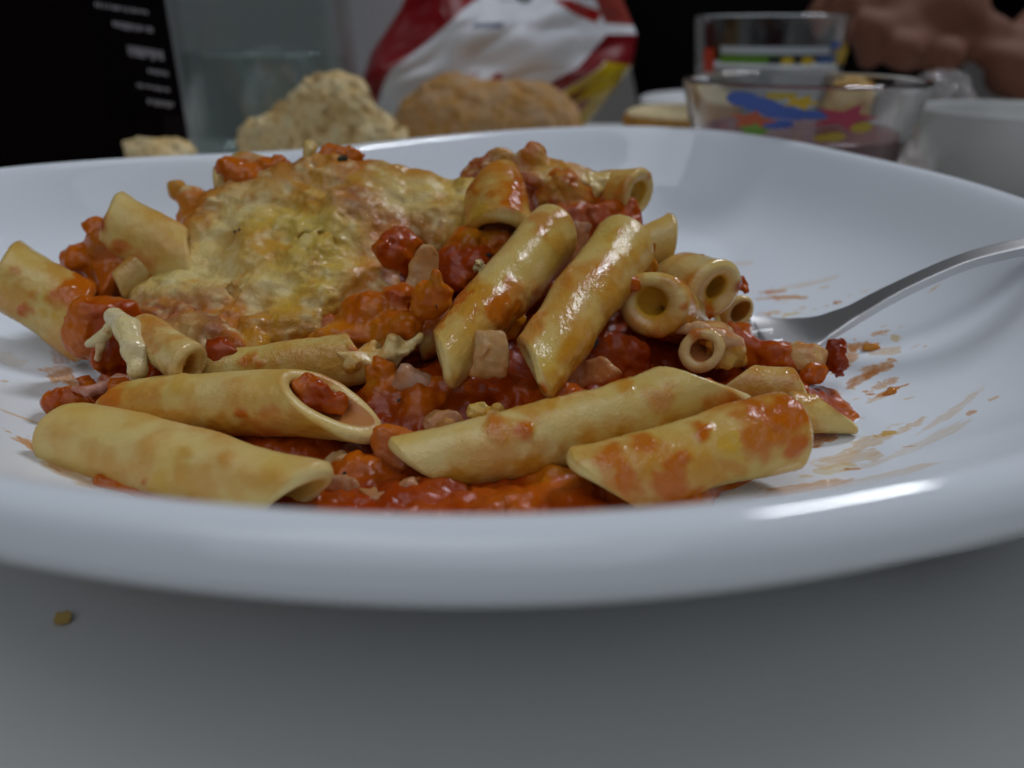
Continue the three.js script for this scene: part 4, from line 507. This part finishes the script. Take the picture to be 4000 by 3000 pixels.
// water bottle
const glass = (tint, o = {}) => new THREE.MeshPhysicalMaterial({ color: new THREE.Color().setRGB(...tint), transmission: 1, thickness: 0, roughness: o.rough || 0.04, ior: 1.5, ...o.x });
function lathe(prof, n = 72) { return new THREE.LatheGeometry(prof.map(([r, y]) => new THREE.Vector2(r, y)), n); }
{
  const D = 0.445, c = at(1035, 300, D), b = thing('water_bottle', 'clear greenish glass water bottle half full behind the bread', 'bottle'); b.position.set(c.x + 0.002, 0, -D);
  const R = 0.0470; mesh('glass', lathe([[0.001, 0.001], [R - 0.006, 0.001], [R - 0.001, 0.006], [R, 0.02], [R, 0.12], [R - 0.004, 0.14], [0.018, 0.18], [0.014, 0.2], [0.014, 0.24]]), glass([0.9, 0.93, 0.92], { rough: 0.04 }), b);
  mesh('inner_wall', lathe([[0.001, 0.004], [R - 0.008, 0.004], [R - 0.0035, 0.008], [R - 0.0035, 0.12], [R - 0.0075, 0.14], [0.0155, 0.18], [0.0115, 0.2], [0.0115, 0.24]]), glass([0.93, 0.96, 0.95]), b);
  mesh('water', lathe([[0.001, 0.005], [R - 0.009, 0.005], [R - 0.0042, 0.009], [R - 0.0042, 0.0553], [R - 0.0043, 0.0572], [R - 0.0066, 0.0556], [0.001, 0.0554]]), glass([0.9, 0.93, 0.92]), b);
}
// pale grey board behind the bottle, black panel with lettering
function canvasTex(w, h, draw) { const cv = document.createElement('canvas'); cv.width = w; cv.height = h; draw(cv.getContext('2d'), w, h); const t = new THREE.CanvasTexture(cv); t.colorSpace = THREE.SRGBColorSpace; t.anisotropy = 4; return t; }
{
  const D = 0.54, a = at(655, 300, D), b = at(1790, 300, D), w = b.x - a.x, m = mesh('grey_carton', new THREE.BoxGeometry(w, 0.2, 0.05), new THREE.MeshStandardMaterial({ color: new THREE.Color().setRGB(0.5, 0.48, 0.5), roughness: 0.8 }));
  m.position.set((a.x + b.x) / 2, 0.1, -D - 0.025); tag(m, 'plain pale grey carton standing behind the water bottle', 'carton');
  const D2 = 0.352, q0 = at(-1100, 300, D2), q1 = at(605, 300, D2), w2 = q1.x - q0.x, g = thing('black_box', 'black box with short lines of white lettering at the far left', 'box'); g.position.set((q0.x + q1.x) / 2, 0, -D2);
  mesh('box_body', new THREE.BoxGeometry(w2, 0.2, 0.024).translate(0, 0.1, -0.0125), new THREE.MeshPhysicalMaterial({ color: new THREE.Color().setRGB(0.004, 0.0015, 0.002), roughness: 1, specularIntensity: 0.15 }), g);
  const pt = canvasTex(512, 512, (x, W2, H2) => { x.fillStyle = '#0b0507'; x.fillRect(0, 0, W2, H2); x.fillStyle = '#9a979c'; for (const [lx, y, len, hh] of [[70, 60, 320, 20], [160, 132, 260, 30], [225, 228, 220, 46], [330, 322, 120, 22], [240, 382, 210, 18], [290, 446, 160, 26]]) { const r = rng(y); let p = lx; while (p < lx + len) { const ww = 8 + r() * 12; x.fillRect(p, y + (p - lx) * 0.1, ww, hh * (0.6 + 0.4 * r())); p += ww + 4 + (r() > 0.8 ? 8 : 0); } } });
  const l = at(400, 350, D2), r = at(640, 0, D2), lw = r.x - l.x; const pl = mesh('lettering', new THREE.PlaneGeometry(lw, lw * 1.5), new THREE.MeshPhysicalMaterial({ map: pt, roughness: 1, specularIntensity: 0.15 }), g); pl.position.set((l.x + r.x) / 2 - g.position.x, at(600, 205, D2).y, 0.0004);
}
// white bowl edge far behind, grey stick
{
  const c = at(3060, 350, 0.56); const m = mesh('saucer', lathe([[0.001, 0.004], [0.05, 0.004], [0.085, 0.019], [0.088, 0.0225], [0.086, 0.0245], [0.06, 0.014], [0.05, 0.009], [0.001, 0.009]]), new THREE.MeshPhysicalMaterial({ color: 0xd8dade, roughness: 0.25 })); m.position.set(c.x - 0.01, 0, -0.555); tag(m, 'white dish mostly hidden behind the two tumblers', 'dish');
}
// snack bag
{
  const D = 0.47, t = canvasTex(1024, 768, (x, w, h) => {
    x.fillStyle = '#e6e9f0'; x.fillRect(0, 0, w, h); const r = rng(4);
    x.fillStyle = '#8d93a2'; for (let i = 0; i < 12; i++) for (let p = 60; p < 300 + 40 * r(); p += 9) x.fillRect(p + i * 6, 330 + i * 17, 6 * r() + 2, 5);
    for (let i = 0; i < 5; i++) x.fillRect(330, 60 + i * 22, 180 + 60 * r(), 7);
    x.fillStyle = '#5a6280'; x.fillRect(360, 250, 120, 24); x.fillStyle = '#555c62'; x.beginPath(); x.arc(560, 120, 46, 0, 7); x.fill(); x.fillStyle = '#e6e9f0'; x.beginPath(); x.arc(560, 120, 24, 0, 7); x.fill();
    for (let i = 0; i < 26; i++) { x.fillStyle = ['#a83848', '#7f8ea6', '#c98a94', '#b04a62'][i % 4]; x.beginPath(); x.arc(300 + 260 * r(), 480 + 110 * r(), 8 + 10 * r(), 0, 7); x.fill(); }
    x.fillStyle = '#38454c'; x.fillRect(110, 610, 120, 158); x.fillStyle = '#7f9a2c'; x.beginPath(); x.arc(290, 650, 34, 0, 7); x.fill();
    const band = (c, pts) => { x.fillStyle = c; x.beginPath(); pts.forEach(([a, b], i) => i ? x.lineTo(a, b) : x.moveTo(a, b)); x.fill(); };
    band('#8e1218', [[0, 0], [0, 768], [86, 768], [120, 480], [300, 190], [520, 0]]); band('#e6e9f0', [[96, 768], [128, 500], [306, 205], [540, 0], [560, 0], [330, 300], [180, 768]]);
    band('#d8a39d', [[640, 0], [900, 0], [860, 90], [760, 70], [720, 110]]); band('#6d6a70', [[900, 0], [1024, 0], [1024, 120], [820, 150]]); band('#b0241c', [[690, 150], [760, 150], [900, 200], [860, 250], [780, 215]]); band('#9a4038', [[880, 130], [1024, 110], [1024, 260], [900, 250]]);
    band('#7a1018', [[520, 660], [640, 660], [890, 300], [1024, 300], [1024, 420], [900, 400], [690, 768], [560, 768], [600, 700]]); band('#b89c10', [[905, 400], [1024, 420], [1024, 768], [690, 768]]); band('#7a4a10', [[800, 600], [900, 520], [860, 768], [740, 768]]); band('#8c2a10', [[900, 620], [940, 590], [945, 690], [910, 700]]); band('#cbb21c', [[930, 430], [1024, 430], [1010, 600], [930, 600]]);
  });
  // outline of the bag in the picture, bottom left round to the top right; it leans back on the loaf and is held up behind
  const row = (v) => { const L = [[0, [1640, -140]], [0.25, [1560, 40]], [0.5, [1450, 200]], [0.75, [1405, 330]], [1, [1385, 470]]], R = [[0, [2380, -140]], [0.22, [2440, 20]], [0.4, [2490, 140]], [0.55, [2470, 260]], [0.8, [2370, 390]], [1, [2230, 560]]]; const g = (tb) => [interp(tb.map((q) => [q[0], q[1][0]]), v), interp(tb.map((q) => [q[0], q[1][1]]), v)]; return [g(L), g(R)]; };
  const NV = 70, NU = 90, side = (s) => (i, j) => {
    const v = i / (NV - 1), u = j / (NU - 1), [a, b] = row(v), px = lerp(a[0], b[0], u), py = lerp(a[1], b[1], u), e = Math.sqrt(Math.max(0, Math.sin(Math.PI * u) * Math.sin(Math.PI * clamp(v * 0.94 + 0.03))));
    const fold = 0.016 * noise(u * 2.8 + 2, v * 2.3, s * 3) + 0.006 * Math.abs(noise(u * 4 + v * 4, v * 3 - u * 3, 4.4 + s)) + 0.0004 * noise(u * 12, v * 11, 2);
    const p = at(px, py, D + 0.015 * (1 - v)); p.z += s * (0.026 * e) + fold * Math.min(1, e * 2); return { p, uv: [u, 1 - v] };
  };
  const g = mergeGeometries([gridGeo(NV, NU, side(1), false, false, true), gridGeo(NV, NU, side(-1), false, false, false)]);
  const m = mesh('snack_bag', g, new THREE.MeshPhysicalMaterial({ map: t, roughness: 0.3, clearcoat: 0.4 })); rest(g, m); tag(m, 'crumpled white snack bag with red bands and a yellow corner', 'bag');
}
// tumblers with printed stars
function star(x, cx, cy, r, c, rot = 0, k = 0.45) { x.fillStyle = c; x.beginPath(); for (let i = 0; i < 10; i++) { const a = rot + i * Math.PI / 5 - Math.PI / 2, q = i % 2 ? r * k : r; x.lineTo(cx + q * Math.cos(a), cy + q * Math.sin(a)); } x.closePath(); x.fill(); }
const blob = (x, c, pts) => { x.fillStyle = c; for (const [a, b, r] of pts) { x.beginPath(); x.arc(a, b, r, 0, 7); x.fill(); } };
function tumbler(label, cx, D, R, Rb, Ht, level, [y0, y1], liquid, draw, span) {
  const g = thing('tumbler', label, 'glass'), c = at(cx, 300, D); g.position.set(c.x, 0, -D);
  const rAt = (y) => lerp(Rb, R, y / Ht);
  mesh('glass', lathe([[0.001, 0.0005], [Rb - 0.004, 0.0005], [Rb, 0.004], [R, Ht - 0.001], [R - 0.0006, Ht], [R - 0.0018, Ht], [R - 0.0024, Ht - 0.001], [Rb - 0.0022, 0.009], [Rb - 0.005, 0.007], [0.001, 0.007]]), glass([0.93, 0.94, 0.95], { x: { thickness: 0.002 } }), g);
  const li = 0.0027, w = lathe([[0.001, 0.0075], [Rb - 0.006, 0.0075], [rAt(0.012) - li, 0.0095], [rAt(level) - li, level - 0.0008], [rAt(level) - li - 0.0012, level], [0.001, level - 0.0004]]);
  mesh('drink', w, liquid, g);
  const tx = canvasTex(1024, 384, draw); const dec = new THREE.CylinderGeometry(rAt(y1) + 0.0002, rAt(y0) + 0.0002, y1 - y0, 64, 1, true, -span / 2, span); dec.translate(0, (y0 + y1) / 2, 0);
  mesh('printed_stars', dec, new THREE.MeshStandardMaterial({ map: tx, alphaTest: 0.5, roughness: 0.4, side: THREE.DoubleSide }), g);
}
tumbler('low tumbler with a star print holding dark red drink', 3140, 0.305, 0.0437, 0.032, 0.0518, 0.0335, [0.0345, 0.0498], new THREE.MeshPhysicalMaterial({ color: new THREE.Color().setRGB(0.11, 0.008, 0.014), roughness: 0.12 }), (x, w, h) => {
  blob(x, '#3c5aa8', [[190, 70, 60], [250, 110, 62], [310, 150, 60], [360, 170, 46], [300, 260, 36], [330, 250, 34], [415, 170, 36], [440, 170, 30]]); blob(x, '#b09a3a', [[300, 30, 34], [340, 20, 24]]); star(x, 376, 75, 66, '#c9a410', 2.9); star(x, 225, 240, 90, '#b8501c', 0.2, 0.5); star(x, 235, 320, 62, '#6f9a2c', 0.1, 0.6); star(x, 520, 190, 120, '#a82c4c', 0.35, 0.42); blob(x, '#b09820', [[585, 270, 40], [500, 345, 36], [460, 355, 28]]);
}, 2.5);
tumbler('taller tumbler with a yellow star and white band behind the low one', 2992, 0.46, 0.0415, 0.034, 0.0745, 0.05, [0.046, 0.0685], new THREE.MeshPhysicalMaterial({ color: new THREE.Color().setRGB(0.5, 0.52, 0.54), roughness: 0.3 }), (x, w, h) => {
  x.fillStyle = '#c03a20'; x.fillRect(20, 170, 90, 200); x.fillStyle = '#b8c0c8'; x.fillRect(150, 150, 560, 60); x.fillStyle = '#5a8a20'; x.fillRect(150, 220, 300, 70); x.fillStyle = '#1c2024'; x.fillRect(400, 230, 220, 60); blob(x, '#d0b010', [[490, 262, 32], [590, 262, 34]]); x.fillStyle = '#2c5a98'; x.fillRect(650, 225, 110, 60); star(x, 850, 220, 110, '#c0a008', 0.1, 0.55); blob(x, '#3c5aa8', [[745, 140, 36]]);
}, 2.7);
// bowl at the right
{
  const c = at(4030, 388, 0.335), m = mesh('white_bowl', lathe([[0.001, 0.003], [0.019, 0.003], [0.02, 0], [0.0225, 0], [0.0235, 0.004], [0.034, 0.014], [0.0405, 0.026], [0.0428, 0.037], [0.0425, 0.0384], [0.0415, 0.0384], [0.0405, 0.036], [0.038, 0.026], [0.031, 0.015], [0.02, 0.007], [0.001, 0.006]]), new THREE.MeshPhysicalMaterial({ color: new THREE.Color().setRGB(0.56, 0.57, 0.56), roughness: 0.2 }));
  m.position.set(c.x, 0, -0.335); tag(m, 'small white bowl at the right behind the plate', 'bowl');
}
// crumpled clear wrapper between tumbler and bowl
{
  const c = at(3640, 500, 0.40), g = iso(c.clone().add(V3(-0.03, -0.05, -0.03)), c.clone().add(V3(0.03, 0.03, 0.03)), 0.0011, (x, y, z) => { const e = Math.hypot((x - c.x) / 0.022, (y - c.y + 0.006) / 0.026, (z - c.z) / 0.02) - 1; return (e * 0.018 + 0.006 * Math.abs(noise(x * 90, y * 90, z * 90)) + 0.003 * Math.abs(noise(x * 230, y * 230, z * 230))) * 0.7; });
  const m = mesh('clear_wrapper', g, new THREE.MeshPhysicalMaterial({ color: new THREE.Color().setRGB(0.75, 0.72, 0.72), transmission: 0.75, thickness: 0, roughness: 0.1 })); rest(g, m); m.position.y = 0.0005; tag(m, 'crumpled clear plastic wrapper between the low tumbler and the bowl', 'wrapper');
}
// person across the table: one body with hands over the table, black clothes
{
  const h = (px, py, D) => at(px, py, D), caps = [], D = 0.56, s = pxm(D, 3600, 150);
  const seg = (a, b, ra, rb) => caps.push(cap(a, b, ra * s, rb * s));
  // right hand: palm and knuckles, four bent fingers and a thumb
  const wr = h(3900, -260, D + 0.05); const palm = h(3640, 60, D), kn = [h(3430, 10, D - 0.015), h(3500, 110, D - 0.02), h(3600, 180, D - 0.02), h(3720, 190, D - 0.012)];
  seg(wr, palm, 110, 150); seg(palm, h(3740, 110, D), 140, 120);
  const tips = [[h(3290, 20, D - 0.03), h(3230, 110, D - 0.035)], [h(3390, 120, D - 0.04), h(3395, 225, D - 0.04)], [h(3520, 200, D - 0.04), h(3540, 235, D - 0.02)], [h(3690, 225, D - 0.03), h(3660, 230, D - 0.01)]];
  kn.forEach((k, i) => { seg(palm, k, 100, 62); seg(k, tips[i][0], 60, 52); seg(tips[i][0], tips[i][1], 50, 42); });
  seg(palm, h(3300, -80, D + 0.01), 80, 56); seg(h(3300, -80, D + 0.01), h(3190, 60, D), 52, 42);
  // left hand, at the edge of the picture
  const p2 = h(4000, 230, D - 0.01), w2 = h(4260, -60, D + 0.06); seg(w2, p2, 120, 130); for (let i = 0; i < 4; i++) { const k = h(3930 + i * 40, 250 + i * 26, D - 0.03); seg(p2, k, 80, 58); seg(k, h(3900 + i * 45, 310 + i * 14, D - 0.01), 54, 46); } seg(p2, h(3880, 130, D - 0.01), 70, 50); seg(h(3880, 130, D - 0.01), h(3850, 210, D - 0.02), 48, 42);
  const hands = smooth(caps, 0.008);
  const X = palm.x + 0.02, ZB = -0.86, arms = [cap(V3(X + 0.17, 0.30, ZB), V3(X + 0.2, 0.09, ZB + 0.14), 0.05, 0.042), cap(V3(X + 0.2, 0.09, ZB + 0.14), wr, 0.042, 110 * s), cap(V3(X - 0.17, 0.30, ZB), V3(X + 0.3, 0.1, ZB + 0.1), 0.05, 0.04), cap(V3(X + 0.3, 0.1, ZB + 0.1), w2, 0.04, 120 * s)];
  const torso = [ell(V3(X, 0.12, ZB - 0.02), [0.17, 0.26, 0.1]), cap(V3(X - 0.15, 0.3, ZB), V3(X + 0.15, 0.3, ZB), 0.065), cap(V3(X, 0.33, ZB), V3(X, 0.44, ZB + 0.01), 0.055), ell(V3(X, 0.53, ZB + 0.03), [0.075, 0.11, 0.095]), cap(V3(X, 0.52, ZB + 0.12), V3(X, 0.49, ZB + 0.135), 0.008, 0.014), ell(V3(X - 0.076, 0.53, ZB + 0.02), [0.012, 0.03, 0.02]), ell(V3(X + 0.076, 0.53, ZB + 0.02), [0.012, 0.03, 0.02])];
  const body = smooth([...torso, ...arms], 0.03), g1 = iso(V3(X - 0.28, -0.14, ZB - 0.16), V3(X + 0.38, 0.68, -0.60), 0.012, (x, y, z) => smin(body(x, y, z), hands(x, y, z), 0.01) * 0.85), hl = h(3060, 330, D), hh = h(4420, -300, D);
  const g2 = iso(V3(hl.x, 0.02, -D - 0.075), V3(hh.x, hh.y + 0.05, -D + 0.08), 0.003, (x, y, z) => smin(body(x, y, z), hands(x, y, z), 0.01) * 0.85);
  const o = mesh('person', mergeGeometries([g2, g1]), M.skin); tag(o, 'person in black clothes with both hands raised above the table', 'person');
  const shirt = smooth([...torso.slice(0, 2), cap(V3(X + 0.17, 0.30, ZB), V3(X + 0.2, 0.09, ZB + 0.14), 0.056, 0.05), cap(V3(X + 0.2, 0.09, ZB + 0.14), V3(X + 0.2, 0.09, ZB + 0.14).lerp(wr, 0.75), 0.05, 0.036), cap(V3(X - 0.17, 0.30, ZB), V3(X + 0.3, 0.1, ZB + 0.1), 0.056, 0.048), cap(V3(X + 0.3, 0.1, ZB + 0.1), V3(X + 0.3, 0.1, ZB + 0.1).lerp(w2, 0.7), 0.048, 0.038)], 0.03);
  mesh('black_shirt', iso(V3(X - 0.3, -0.16, ZB - 0.18), V3(X + 0.42, 0.42, -0.56), 0.01, (x, y, z) => (shirt(x, y, z) - 0.012 + 0.004 * fbm(x * 18, y * 18, z * 18, 2)) * 0.8), M.black, o);
}
renderer.render(scene, camera);
